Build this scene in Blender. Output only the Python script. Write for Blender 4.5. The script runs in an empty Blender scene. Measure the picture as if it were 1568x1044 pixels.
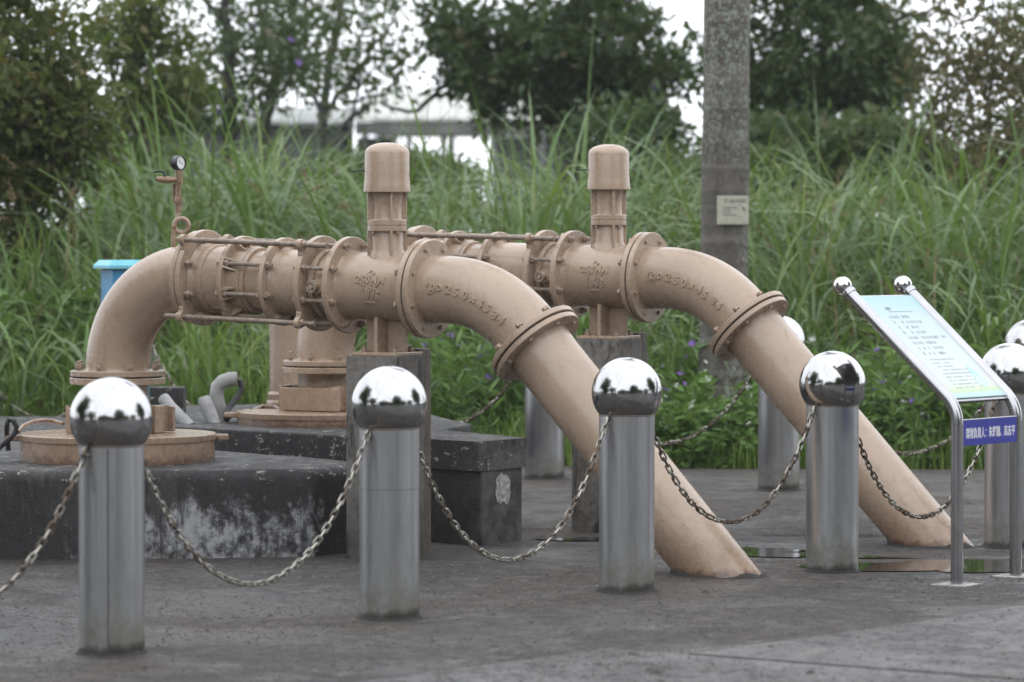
import bpy, bmesh, math, random
import numpy as np
from mathutils import Vector, Matrix

R = math.radians
scene = bpy.context.scene
COL = scene.collection

# ------------------------------------------------------------------ camera
cam_d = bpy.data.cameras.new('camera')
cam = bpy.data.objects.new('camera', cam_d)
COL.objects.link(cam)
cam.location = (0, 0, 1.34)
cam.rotation_euler = (R(90 - 1.531), 0, 0)
cam_d.sensor_width = 36.0
cam_d.lens = 126.3
cam_d.clip_start = 0.5
cam_d.clip_end = 2000
cam_d.dof.use_dof = True
cam_d.dof.focus_distance = 15.4
cam_d.dof.aperture_fstop = 3.3
scene.camera = cam

# ------------------------------------------------------------------ sky, sun, exposure
SUN_EL, SUN_AZ = 62.0, 150.0          # high, soft light through the cloud layer
world = bpy.data.worlds.new('World')
scene.world = world
world.use_nodes = True
wt = world.node_tree
for n_ in list(wt.nodes):
    wt.nodes.remove(n_)
w_out = wt.nodes.new('ShaderNodeOutputWorld')
w_bg = wt.nodes.new('ShaderNodeBackground')
w_bg.inputs['Strength'].default_value = 0.15
w_sky = wt.nodes.new('ShaderNodeTexSky')
w_sky.sky_type = 'NISHITA'
w_sky.sun_disc = False
w_sky.sun_elevation = R(SUN_EL)
w_sky.sun_rotation = R(SUN_AZ)
w_sky.dust_density = 4.0
w_mix = wt.nodes.new('ShaderNodeMix')
w_mix.data_type = 'RGBA'
w_mix.inputs[0].default_value = 0.94            # cloud cover over the clear sky
w_mix.inputs[7].default_value = (8.7, 9.0, 9.6, 1)
wt.links.new(w_sky.outputs[0], w_mix.inputs[6])
wt.links.new(w_mix.outputs[2], w_bg.inputs['Color'])
wt.links.new(w_bg.outputs[0], w_out.inputs['Surface'])

sun_d = bpy.data.lights.new('sun', 'SUN')
sun_d.energy = 0.6
sun_d.angle = R(160)
sun_d.color = (1.0, 0.97, 0.93)
sun = bpy.data.objects.new('sun', sun_d)
COL.objects.link(sun)
_sd = Vector((math.sin(R(SUN_AZ)) * math.cos(R(SUN_EL)), math.cos(R(SUN_AZ)) * math.cos(R(SUN_EL)), math.sin(R(SUN_EL))))
sun.rotation_euler = _sd.to_track_quat('Z', 'Y').to_euler()

vs = scene.view_settings
vs.view_transform = 'Standard'
vs.look = 'None'
vs.exposure = 0.52
vs.gamma = 1.0
vs.use_curve_mapping = False
scene.render.engine = 'CYCLES'
scene.cycles.use_denoising = True
scene.cycles.max_bounces = 8
scene.cycles.transparent_max_bounces = 8

# ------------------------------------------------------------------ materials
class NT:
    """small helper for node materials"""
    def __init__(self, name):
        self.m = bpy.data.materials.new(name)
        self.m.use_nodes = True
        self.t = self.m.node_tree
        self.b = self.t.nodes['Principled BSDF']
        self.out = self.t.nodes['Material Output']
        self._co = None
    def n(self, kind, **kw):
        x = self.t.nodes.new(kind)
        for k, v in kw.items():
            setattr(x, k, v)
        return x
    def l(self, a, b):
        self.t.links.new(a, b)
    def coord(self, scale=(1, 1, 1), kind='Object'):
        if self._co is None:
            self._co = self.n('ShaderNodeTexCoord')
        mp = self.n('ShaderNodeMapping')
        mp.inputs['Scale'].default_value = scale
        self.l(self._co.outputs[kind], mp.inputs['Vector'])
        return mp.outputs[0]
    def geo_pos(self, scale=(1, 1, 1)):
        g = self.n('ShaderNodeNewGeometry')
        mp = self.n('ShaderNodeMapping')
        mp.inputs['Scale'].default_value = scale
        self.l(g.outputs['Position'], mp.inputs['Vector'])
        return mp.outputs[0]
    def noise(self, vec, scale, detail=4, rough=0.55, dist=0.0):
        x = self.n('ShaderNodeTexNoise')
        x.inputs['Scale'].default_value = scale
        x.inputs['Detail'].default_value = detail
        x.inputs['Roughness'].default_value = rough
        x.inputs['Distortion'].default_value = dist
        self.l(vec, x.inputs['Vector'])
        return x.outputs['Fac']
    def voro(self, vec, scale, feature='F1', out='Distance'):
        x = self.n('ShaderNodeTexVoronoi', feature=feature)
        x.inputs['Scale'].default_value = scale
        self.l(vec, x.inputs['Vector'])
        return x.outputs[out]
    def ramp(self, fac, stops, interp='LINEAR'):
        x = self.n('ShaderNodeValToRGB')
        cr = x.color_ramp
        cr.interpolation = interp
        while len(cr.elements) < len(stops):
            cr.elements.new(0.5)
        for e, (p, c) in zip(cr.elements, stops):
            e.position = p
            e.color = c if len(c) == 4 else (*c, 1)
        self.l(fac, x.inputs['Fac'])
        return x.outputs['Color']
    def mask(self, fac, lo, hi):
        x = self.n('ShaderNodeMapRange')
        x.interpolation_type = 'SMOOTHSTEP'
        x.inputs['From Min'].default_value = lo
        x.inputs['From Max'].default_value = hi
        self.l(fac, x.inputs['Value'])
        return x.outputs[0]
    def math(self, op, a, b=None):
        x = self.n('ShaderNodeMath', operation=op)
        for i, v in enumerate((a, b)):
            if v is None:
                continue
            if isinstance(v, (int, float)):
                x.inputs[i].default_value = v
            else:
                self.l(v, x.inputs[i])
        return x.outputs[0]
    def mix(self, fac, a, b, mode='MIX'):
        x = self.n('ShaderNodeMix', data_type='RGBA', blend_type=mode)
        for i, v in ((0, fac), (6, a), (7, b)):
            if isinstance(v, (int, float)):
                x.inputs[i].default_value = v
            elif isinstance(v, tuple):
                x.inputs[i].default_value = v if len(v) == 4 else (*v, 1)
            else:
                self.l(v, x.inputs[i])
        return x.outputs[2]
    def sep(self, vec):
        x = self.n('ShaderNodeSeparateXYZ')
        self.l(vec, x.inputs[0])
        return x.outputs
    def set(self, key, v):
        if isinstance(v, (int, float)):
            self.b.inputs[key].default_value = v
        elif isinstance(v, tuple):
            self.b.inputs[key].default_value = v if len(v) == 4 else (*v, 1)
        else:
            self.l(v, self.b.inputs[key])
        return self
    def bump(self, h, strength=0.3, dist=0.01):
        x = self.n('ShaderNodeBump')
        x.inputs['Strength'].default_value = strength
        x.inputs['Distance'].default_value = dist
        self.l(h, x.inputs['Height'])
        self.l(x.outputs[0], self.b.inputs['Normal'])

M = {}

def mk_plain(name, col, rough=0.5, metal=0.0, var=0.15, scale=20):
    q = NT(name)
    f = q.noise(q.coord(), scale, 4)
    lo = tuple(c * (1 - var) for c in col)
    hi = tuple(min(1, c * (1 + var)) for c in col)
    q.set('Base Color', q.ramp(f, [(0.3, lo), (0.7, hi)])).set('Roughness', rough).set('Metallic', metal)
    M[name] = q.m
    return q

def mk_paint(name, dirt=1.0):
    """tan enamel, brushed on thick, slightly lumpy, with grime by the ground"""
    q = NT(name)
    c = q.coord()
    big = q.noise(c, 3.0, 5, 0.6)
    fine = q.noise(c, 38, 5, 0.65)
    streak = q.noise(q.coord((14, 14, 1.6)), 2.2, 5, 0.6)
    base = q.ramp(big, [(0.25, (0.315, 0.228, 0.16)), (0.5, (0.37, 0.274, 0.197)), (0.8, (0.425, 0.32, 0.238))])
    base = q.mix(q.math('MULTIPLY', q.mask(streak, 0.54, 0.74), 0.4 * dirt), base, (0.22, 0.145, 0.095))
    rust = q.math('MULTIPLY', q.mask(q.noise(c, 7, 6, 0.72), 0.57, 0.68), q.mask(q.noise(c, 55, 4, 0.7), 0.46, 0.58))
    base = q.mix(q.math('MULTIPLY', rust, 0.5 * dirt), base, (0.16, 0.085, 0.05))
    fade = q.mask(q.noise(c, 1.7, 4, 0.6), 0.5, 0.7)
    base = q.mix(q.math('MULTIPLY', fade, 0.3), base, (0.47, 0.355, 0.26))
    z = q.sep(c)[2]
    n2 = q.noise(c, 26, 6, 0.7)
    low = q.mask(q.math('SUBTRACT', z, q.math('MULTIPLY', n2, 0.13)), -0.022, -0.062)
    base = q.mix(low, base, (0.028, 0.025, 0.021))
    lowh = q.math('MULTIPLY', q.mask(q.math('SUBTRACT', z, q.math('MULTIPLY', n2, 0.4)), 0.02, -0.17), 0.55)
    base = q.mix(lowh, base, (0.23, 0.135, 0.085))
    specks = q.mask(q.noise(c, 120, 2, 0.5), 0.78, 0.85)
    base = q.mix(q.math('MULTIPLY', specks, 0.5), base, (0.12, 0.075, 0.05))
    q.set('Base Color', base)
    q.set('Roughness', q.ramp(fine, [(0.3, (0.2,) * 3), (0.75, (0.36,) * 3)]))
    q.set('Specular IOR Level', 0.65)
    brush = q.noise(q.coord((6, 6, 30)), 4, 3)
    blob = q.mask(q.noise(c, 60, 2, 0.4), 0.6, 0.72)
    h = q.math('ADD', q.math('MULTIPLY', fine, 0.55), q.math('ADD', q.math('MULTIPLY', brush, 0.35), q.math('MULTIPLY', blob, 0.4)))
    q.bump(h, 0.27, 0.004)
    M[name] = q.m

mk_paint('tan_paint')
mk_paint('tan_paint_dirty', 1.8)

def mk_steel():
    q = NT('polished_steel')
    c = q.coord()
    f = q.noise(c, 30, 5, 0.6)
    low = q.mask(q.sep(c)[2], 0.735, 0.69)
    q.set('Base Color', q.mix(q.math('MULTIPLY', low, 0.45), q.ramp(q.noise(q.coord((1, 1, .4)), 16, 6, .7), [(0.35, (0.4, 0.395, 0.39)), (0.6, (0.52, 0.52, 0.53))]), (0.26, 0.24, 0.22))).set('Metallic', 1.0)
    sm = q.noise(q.coord((1, 1, .3)), 11, 6, .7)
    q.set('Roughness', q.ramp(sm, [(0.35, (0.1,) * 3), (0.55, (0.16,) * 3), (0.75, (0.3,) * 3)]))
    q.bump(q.noise(c, 9, 3), 0.08, 0.004)
    M['polished_steel'] = q.m
    q = NT('brushed_steel')
    c = q.coord()
    st = q.noise(q.coord((60, 60, 0.7)), 1.5, 4, 0.6)
    bl = q.noise(q.coord((9, 9, 2.2)), 1.3, 5, 0.65)
    z = q.sep(c)[2]
    nz = q.noise(q.coord((1, 1, 0.6)), 14, 6, 0.7)
    col = q.ramp(st, [(0.3, (0.45, 0.455, 0.47)), (0.7, (0.5, 0.505, 0.52))])
    col = q.mix(q.math('MULTIPLY', q.mask(bl, 0.5, 0.7), 0.35), col, (0.30, 0.285, 0.25))
    g1 = q.mask(q.math('SUBTRACT', z, q.math('MULTIPLY', nz, 0.09)), 0.0, -0.035)
    g2 = q.math('MULTIPLY', q.mask(q.math('SUBTRACT', z, q.math('MULTIPLY', nz, 0.55)), -0.06, -0.26), 0.8)
    col = q.mix(g2, col, (0.16, 0.155, 0.12))
    col = q.mix(g1, col, (0.035, 0.034, 0.028))
    q.set('Base Color', col)
    dm = q.math('SUBTRACT', 1.0, q.math('MAXIMUM', q.math('MULTIPLY', g2, 0.7), g1))
    q.set('Metallic', q.math('MULTIPLY', dm, 0.95))
    q.set('Roughness', q.ramp(q.math('ADD', st, q.math('MULTIPLY', bl, 0.3)), [(0.35, (0.27,) * 3), (0.95, (0.38,) * 3)]))
    q.set('Anisotropic', 0.3)
    q.bump(st, 0.02, 0.002)
    M['brushed_steel'] = q.m
mk_steel()

def mk_weathered():
    """old black-stained concrete with pale lime patches"""
    q = NT('black_concrete')
    c = q.geo_pos()
    s = q.geo_pos((1, 1, 0.35))
    n1 = q.noise(s, 3.2, 8, 0.68, 0.6)
    n2 = q.noise(c, 24, 6, 0.7)
    x, y, z = q.sep(c)
    base = q.ramp(n2, [(0.3, (0.006, 0.0058, 0.0056)), (0.7, (0.019, 0.0186, 0.018))])
    base = q.mix(q.math('MULTIPLY', q.mask(n1, 0.5, 0.66), 0.7), base, (0.06, 0.058, 0.055))
    # lime bloom on the front between two places of the kerb
    inx = q.math('MULTIPLY', q.mask(x, -2.3, -1.5), q.mask(x, -0.66, -0.9))
    inz = q.mask(z, 0.37, 0.1)
    m = q.noise(q.geo_pos((1, 1, 0.6)), 7.5, 10, 0.74, 0.5)
    streaks = q.noise(q.geo_pos((1, 1, 0.12)), 13, 5, 0.65)
    lime = q.math('ADD', q.math('MULTIPLY', m, 0.62), q.math('ADD', q.math('MULTIPLY', streaks, 0.26), q.math('MULTIPLY', n2, 0.3)))
    reg = q.math('ADD', q.math('MULTIPLY', q.math('MULTIPLY', inx, inz), 0.17), q.math('MULTIPLY', q.mask(q.noise(c, 1.4, 3), 0.5, 0.7), 0.06))
    pm = q.mask(q.math('ADD', lime, reg), 0.69, 0.86)
    base = q.mix(q.math('MULTIPLY', pm, q.math('ADD', 0.35, q.math('MULTIPLY', q.mask(n2, 0.35, 0.6), 0.5))), base, (0.36, 0.365, 0.37))
    drip = q.mask(q.noise(q.geo_pos((1, 1, 0.06)), 16, 6, 0.7), 0.52, 0.6)
    base = q.mix(q.math('MULTIPLY', drip, 0.75), base, (0.012, 0.0118, 0.0115))
    gx = q.math('MULTIPLY', q.mask(x, -0.3, -0.1), q.mask(q.noise(c, 5, 7, 0.7), 0.4, 0.6))
    base = q.mix(q.math('MULTIPLY', gx, 0.7), base, (0.1, 0.096, 0.09))
    mossm = q.mask(q.noise(c, 3.3, 7, 0.7), 0.6, 0.72)
    base = q.mix(q.math('MULTIPLY', mossm, 0.4), base, (0.035, 0.037, 0.017))
    worn = q.mask(q.noise(c, 48, 5, 0.75), 0.58, 0.72)
    base = q.mix(q.math('MULTIPLY', worn, 0.45), base, (0.1, 0.097, 0.092))
    nearedge = q.math('MULTIPLY', q.mask(z, 0.3, 0.355), 0.1)
    chips = q.mask(q.math('ADD', q.noise(q.geo_pos((0.6, 1, 1.6)), 24, 5, 0.7), nearedge), 0.68, 0.74)
    base = q.mix(q.math('MULTIPLY', chips, 0.8), base, (0.36, 0.34, 0.31))
    q.set('Base Color', base)
    q.set('Roughness', q.ramp(n1, [(0.3, (0.5,) * 3), (0.7, (0.85,) * 3)]))
    q.bump(q.math('ADD', n2, q.math('MULTIPLY', q.noise(c, 90, 4, 0.7), 0.8)), 0.5, 0.008)
    M['black_concrete'] = q.m
    q = NT('stained_concrete')
    c = q.geo_pos()
    s = q.geo_pos((1, 1, 0.3))
    n1 = q.noise(s, 9, 9, 0.74, 0.6)
    n2 = q.noise(c, 40, 6, 0.7)
    big = q.noise(c, 4, 5, 0.6)
    base = q.ramp(n2, [(0.3, (0.11, 0.101, 0.09)), (0.7, (0.2, 0.186, 0.166))])
    base = q.mix(q.mask(big, 0.45, 0.65), base, (0.075, 0.066, 0.058))
    base = q.mix(q.math('MULTIPLY', q.mask(n1, 0.5, 0.62), 0.9), base, (0.02, 0.019, 0.018))
    drip = q.mask(q.noise(q.geo_pos((1, 1, 0.05)), 30, 4, 0.6), 0.66, 0.72)
    base = q.mix(q.math('MULTIPLY', drip, 0.45), base, (0.3, 0.25, 0.2))
    q.set('Base Color', base).set('Roughness', 0.85)
    q.bump(q.math('ADD', n2, q.math('MULTIPLY', q.noise(c, 120, 4, 0.7), 0.5)), 0.7, 0.006)
    M['stained_concrete'] = q.m
    q = NT('brown_concrete')
    c = q.geo_pos()
    grain = q.noise(q.geo_pos((1, 1, 0.45)), 16, 8, 0.72, 0.5)
    n2 = q.noise(c, 30, 5, 0.7)
    base = q.ramp(grain, [(0.3, (0.045, 0.039, 0.033)), (0.65, (0.16, 0.14, 0.117))])
    base = q.mix(q.math('MULTIPLY', q.mask(n2, 0.52, 0.7), 0.6), base, (0.05, 0.045, 0.04))
    q.set('Base Color', base).set('Roughness', 0.85)
    q.bump(grain, 0.5, 0.005)
    M['brown_concrete'] = q.m
mk_weathered()

def mk_ground(name, c_lo, c_hi, brown, wet, moss=0.0, agg=1.0):
    q = NT(name)
    c = q.geo_pos()
    big = q.noise(c, 0.55, 6, 0.62, 0.5)
    mid = q.noise(q.geo_pos((1.2, 0.9, 1)), 3.2, 8, 0.7, 0.6)
    fine = q.noise(c, 55, 5, 0.7)
    grit = q.noise(c, 150, 4, 0.7)
    base = q.ramp(mid, [(0.28, c_lo), (0.72, c_hi)])
    base = q.mix(q.math('MULTIPLY', q.mask(big, 0.45, 0.62), brown), base, (0.085, 0.066, 0.05))
    base = q.mix(q.math('MULTIPLY', q.mask(fine, 0.5, 0.72), 0.5), base, (0.035, 0.034, 0.034))
    pale = q.mask(q.noise(q.geo_pos((1.3, 0.9, 1)), 3.0, 9, 0.76, 0.6), 0.56, 0.68)
    base = q.mix(q.math('MULTIPLY', pale, 0.6), base, (0.24, 0.225, 0.2))
    dk = q.mask(q.noise(q.geo_pos((1.4, 0.8, 1)), 4.2, 9, 0.78, 0.5), 0.54, 0.66)
    base = q.mix(q.math('MULTIPLY', dk, 0.75), base, (0.02, 0.019, 0.018))
    base = q.mix(q.math('MULTIPLY', q.mask(grit, 0.66, 0.78), 0.55 * agg), base, (0.3, 0.28, 0.25))
    base = q.mix(q.math('MULTIPLY', q.mask(grit, 0.36, 0.24), 0.6 * agg), base, (0.016, 0.015, 0.015))
    m9 = q.noise(q.geo_pos((1.5, 0.8, 1)), 11.0, 8, 0.8, 0.3)
    base = q.mix(q.math('MULTIPLY', q.mask(m9, 0.47, 0.6), 0.6), base, (0.022, 0.0205, 0.0195))
    base = q.mix(q.math('MULTIPLY', q.mask(m9, 0.46, 0.38), 0.3), base, (0.17, 0.16, 0.145))
    for sc_, thr, col_, am in ((26, 0.2, (0.012, 0.0115, 0.011), 0.85), (34, 0.16, (0.33, 0.31, 0.28), 0.55 * agg), (15, 0.13, (0.014, 0.012, 0.011), 0.8)):
        vd = q.n('ShaderNodeTexVoronoi'); vd.inputs['Scale'].default_value = sc_
        q.l(q.geo_pos((1.25, 0.8, 1)), vd.inputs['Vector'])
        keep = q.math('GREATER_THAN', q.sep(vd.outputs['Color'])[0], 0.45)
        base = q.mix(q.math('MULTIPLY', q.math('MULTIPLY', q.mask(vd.outputs['Distance'], thr, thr * 0.5), keep), am), base, col_)
    if moss:
        mm = q.math('MULTIPLY', q.mask(q.noise(q.geo_pos((1, 1, 1)), 2.3, 8, 0.75), 0.6, 0.72), moss)
        base = q.mix(mm, base, (0.07, 0.075, 0.02))
    q.set('Base Color', base)
    wetm = q.mask(q.noise(q.geo_pos((1.0, 1.0, 1)), 1.0, 8, 0.68, 0.4), 0.44, 0.6)
    r = q.math('SUBTRACT', 0.72, q.math('MULTIPLY', wetm, wet))
    q.set('Roughness', q.math('ADD', r, q.math('MULTIPLY', grit, 0.14)))
    q.set('Specular IOR Level', 0.42)
    q.bump(q.math('ADD', q.math('MULTIPLY', fine, 0.7), q.math('ADD', grit, q.math('MULTIPLY', mid, 1.2))), 0.9, 0.011)
    M[name] = q.m

mk_ground('asphalt', (0.027, 0.0255, 0.0245), (0.09, 0.085, 0.08), 0.75, 0.5, 0.6)
mk_ground('terrace', (0.042, 0.037, 0.033), (0.1, 0.087, 0.075), 0.6, 0.3, 0.9)
mk_ground('road', (0.1, 0.097, 0.095), (0.19, 0.183, 0.178), 0.12, 0.36, 0.12, 1.2)
q = mk_plain('soil', (0.03, 0.032, 0.018), 0.95, 0, 0.4, 6)

def mk_puddle():
    q = NT('puddle_water')
    q.set('Base Color', (0.028, 0.024, 0.02)).set('Roughness', 0.03).set('Specular IOR Level', 0.5)
    q.b.inputs['IOR'].default_value = 1.33
    q.bump(q.noise(q.geo_pos(), 14, 3), 0.015, 0.003)
    M['puddle_water'] = q.m
mk_puddle()

mk_plain('chain_steel', (0.34, 0.32, 0.28), 0.34, 0.9, 0.45, 60)
mk_plain('chain_rusty', (0.13, 0.1, 0.075), 0.55, 0.7, 0.5, 60)
mk_plain('gasket', (0.02, 0.019, 0.018), 0.8)
mk_plain('black_rubber', (0.018, 0.018, 0.018), 0.5, 0, 0.2)
mk_plain('grey_pvc', (0.27, 0.27, 0.265), 0.55, 0, 0.25, 16)
mk_plain('rod_metal', (0.25, 0.2, 0.16), 0.5, 0.2, 0.35, 40)
mk_plain('worn_bolt', (0.33, 0.245, 0.185), 0.5, 0.2, 0.4, 60)
mk_plain('blue_paint', (0.045, 0.24, 0.42), 0.45, 0, 0.12, 8)
mk_plain('blue_roof', (0.16, 0.5, 0.62), 0.4, 0, 0.1, 8)
mk_plain('brass', (0.26, 0.18, 0.12), 0.42, 0.5, 0.3, 50)
mk_plain('black_plastic', (0.02, 0.02, 0.021), 0.35)
mk_plain('dial_white', (0.72, 0.73, 0.74), 0.25, 0, 0.03)
mk_plain('blue_enamel', (0.022, 0.03, 0.3), 0.3, 0, 0.1, 12)
mk_plain('white_letter', (0.8, 0.8, 0.82), 0.5, 0, 0.03)
mk_plain('dark_print', (0.09, 0.1, 0.11), 0.6, 0, 0.1)
mk_plain('grey_print', (0.2, 0.25, 0.26), 0.6, 0, 0.1)
mk_plain('pale_print', (0.36, 0.41, 0.43), 0.6, 0, 0.1)
mk_plain('steel_trim', (0.42, 0.42, 0.43), 0.22, 1.0, 0.06, 12)
mk_plain('dark_steel', (0.1, 0.1, 0.105), 0.45, 0.8)
mk_plain('mortar', (0.3, 0.295, 0.28), 0.9, 0, 0.6, 45)
mk_plain('shed_roof', (0.42, 0.43, 0.39), 0.6, 0, 0.12, 1.5)
mk_plain('old_roof', (0.26, 0.27, 0.26), 0.7, 0, 0.3, 1.2)
mk_plain('shed_wall', (0.075, 0.082, 0.075), 0.8, 0, 0.25, 2)
mk_plain('timber', (0.12, 0.12, 0.115), 0.8, 0, 0.3, 4)

def mk_panel():
    q = NT('board_print')
    x, y, z = q.sep(q.coord())
    g = q.math('ADD', q.math('DIVIDE', y, 0.62), 0.5)      # 0 at the lower edge, 1 at the upper
    base = q.ramp(g, [(0.0, (0.52, 0.76, 0.8)), (0.05, (0.55, 0.8, 0.78)), (0.075, (0.62, 0.8, 0.42)), (0.1, (0.74, 0.84, 0.62)),
                      (0.17, (0.78, 0.83, 0.8)), (0.45, (0.74, 0.83, 0.82)), (0.75, (0.62, 0.77, 0.79)), (1.0, (0.4, 0.69, 0.77))])
    n = q.noise(q.coord(), 5, 3)
    q.set('Base Color', q.mix(1.0, q.mix(q.math('MULTIPLY', n, 0.12), base, (0.8, 0.85, 0.85)), (0.68, 0.7, 0.7), 'MULTIPLY')).set('Roughness', 0.35)
    M['board_print'] = q.m
mk_panel()

def mk_bark(name, c1, c2, lichen, rings=False):
    q = NT(name)
    c = q.coord()
    n = q.noise(q.coord((1, 1, 0.3)), 14, 6, 0.65, 0.3)
    base = q.ramp(n, [(0.3, c1), (0.7, c2)])
    if rings:
        rn = q.n('ShaderNodeTexWave', bands_direction='Z')
        rn.inputs['Scale'].default_value = 1.5
        rn.inputs['Distortion'].default_value = 4.5
        rn.inputs['Detail'].default_value = 3
        q.l(c, rn.inputs['Vector'])
        rr = q.mask(rn.outputs['Fac'], 0.9, 0.99)
        base = q.mix(q.math('MULTIPLY', rr, 0.3), base, (0.2, 0.19, 0.18))
    if lichen:
        v = q.noise(c, 34, 6, 0.72)
        region = q.mask(q.noise(q.coord((1, 1, 0.35)), 2.6, 3), 0.4, 0.58)
        lm = q.math('MULTIPLY', q.mask(v, 0.5, 0.56), q.math('ADD', 0.15, q.math('MULTIPLY', region, 0.85)))
        base = q.mix(q.math('MULTIPLY', lm, lichen), base, (0.235, 0.275, 0.225))
        v2 = q.mask(q.noise(c, 20, 3, 0.5), 0.7, 0.74)
        base = q.mix(q.math('MULTIPLY', v2, lichen), base, (0.36, 0.36, 0.35))
    q.set('Base Color', base).set('Roughness', 0.85)
    q.bump(n, 0.7, 0.012)
    M[name] = q.m
mk_bark('palm_bark', (0.055, 0.046, 0.039), (0.15, 0.132, 0.114), 0.9, True)
mk_bark('dark_bark', (0.02, 0.018, 0.016), (0.055, 0.048, 0.042), 0.15)
mk_bark('grey_bark', (0.05, 0.046, 0.042), (0.11, 0.102, 0.095), 0.2)

def mk_leaf(name, cols, trans=0.35, rough=0.5, gloss=0.35, patch=0.0):
    q = NT(name)
    g = q.n('ShaderNodeNewGeometry')
    n = len(cols)
    base = q.ramp(g.outputs['Random Per Island'], [(i / max(1, n - 1), c) for i, c in enumerate(cols)])
    if patch:
        pn = q.noise(q.geo_pos(), 0.9, 4, 0.6)
        base = q.mix(q.math('MULTIPLY', q.mask(pn, 0.5, 0.66), patch), base, q.mix(0.75, base, (0.6, 0.62, 0.3), 'MULTIPLY'))
        base = q.mix(q.math('MULTIPLY', q.mask(pn, 0.46, 0.32), patch), base, q.mix(1.0, base, (1.5, 1.15, 0.85), 'MULTIPLY'))
    q.set('Base Color', base).set('Roughness', rough).set('Specular IOR Level', gloss)
    tr = q.n('ShaderNodeBsdfTranslucent')
    q.l(q.mix(0.5, base, (0.12, 0.17, 0.02)), tr.inputs['Color'])
    ms = q.n('ShaderNodeMixShader')
    ms.inputs[0].default_value = trans
    q.l(q.b.outputs[0], ms.inputs[1])
    q.l(tr.outputs[0], ms.inputs[2])
    q.l(ms.outputs[0], q.out.inputs['Surface'])
    M[name] = q.m
mk_leaf('leaf_grass', [(0.075, 0.14, 0.034), (0.14, 0.25, 0.055), (0.1, 0.19, 0.044), (0.185, 0.29, 0.09), (0.22, 0.3, 0.18), (0.1, 0.21, 0.048), (0.19, 0.265, 0.07)], 0.42, 0.36, 0.6, 0.8)
mk_leaf('leaf_grass_bright', [(0.17, 0.29, 0.05), (0.23, 0.35, 0.075), (0.145, 0.26, 0.05), (0.28, 0.34, 0.11)], 0.42)
mk_leaf('leaf_dry', [(0.2, 0.14, 0.08), (0.27, 0.2, 0.12), (0.16, 0.11, 0.065)], 0.2, 0.8, 0.1)
mk_leaf('leaf_dark', [(0.038, 0.068, 0.026), (0.055, 0.1, 0.034), (0.078, 0.125, 0.042), (0.05, 0.088, 0.032), (0.044, 0.075, 0.032), (0.065, 0.11, 0.04), (0.11, 0.085, 0.045)], 0.38, 0.42, 0.4)
mk_leaf('leaf_olive', [(0.052, 0.08, 0.024), (0.1, 0.135, 0.034), (0.075, 0.105, 0.028), (0.15, 0.165, 0.045), (0.048, 0.072, 0.024), (0.16, 0.125, 0.045)], 0.38)
mk_leaf('leaf_mid', [(0.06, 0.1, 0.034), (0.09, 0.145, 0.046), (0.068, 0.112, 0.038), (0.115, 0.16, 0.06), (0.13, 0.11, 0.055)], 0.38)
mk_leaf('leaf_brown', [(0.1, 0.085, 0.045), (0.13, 0.105, 0.06), (0.07, 0.08, 0.03), (0.16, 0.12, 0.075)], 0.25, 0.7, 0.1)
mk_leaf('leaf_weed', [(0.1, 0.19, 0.045), (0.15, 0.27, 0.065), (0.12, 0.225, 0.052), (0.18, 0.31, 0.09)], 0.38)
mk_leaf('leaf_lance', [(0.085, 0.165, 0.042), (0.14, 0.25, 0.06), (0.18, 0.3, 0.08), (0.11, 0.2, 0.048)], 0.38)
mk_leaf('leaf_under', [(0.06, 0.12, 0.034), (0.095, 0.185, 0.05), (0.13, 0.23, 0.065), (0.17, 0.24, 0.11), (0.08, 0.155, 0.042)], 0.4, 0.42, 0.5, 0.7)
mk_leaf('petal_purple', [(0.3, 0.16, 0.55), (0.36, 0.2, 0.62)], 0.3, 0.6, 0.1)
mk_leaf('petal_white', [(0.75, 0.75, 0.72), (0.8, 0.8, 0.78)], 0.3, 0.6, 0.1)
mk_leaf('petal_yellow', [(0.6, 0.42, 0.05), (0.62, 0.45, 0.08)], 0.2, 0.6, 0.1)
mk_leaf('grit', [(0.02, 0.019, 0.018), (0.045, 0.0425, 0.04), (0.028, 0.0265, 0.025), (0.07, 0.066, 0.061), (0.1, 0.094, 0.086), (0.035, 0.033, 0.03), (0.16, 0.15, 0.138)], 0.0, 0.7, 0.3)
mk_plain('stem_green', (0.07, 0.1, 0.04), 0.6, 0, 0.3, 20)
mk_plain('tar', (0.022, 0.02, 0.018), 0.85, 0, 0.5, 60)
mk_plain('litter', (0.035, 0.026, 0.018), 0.8, 0, 0.5, 30)

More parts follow.
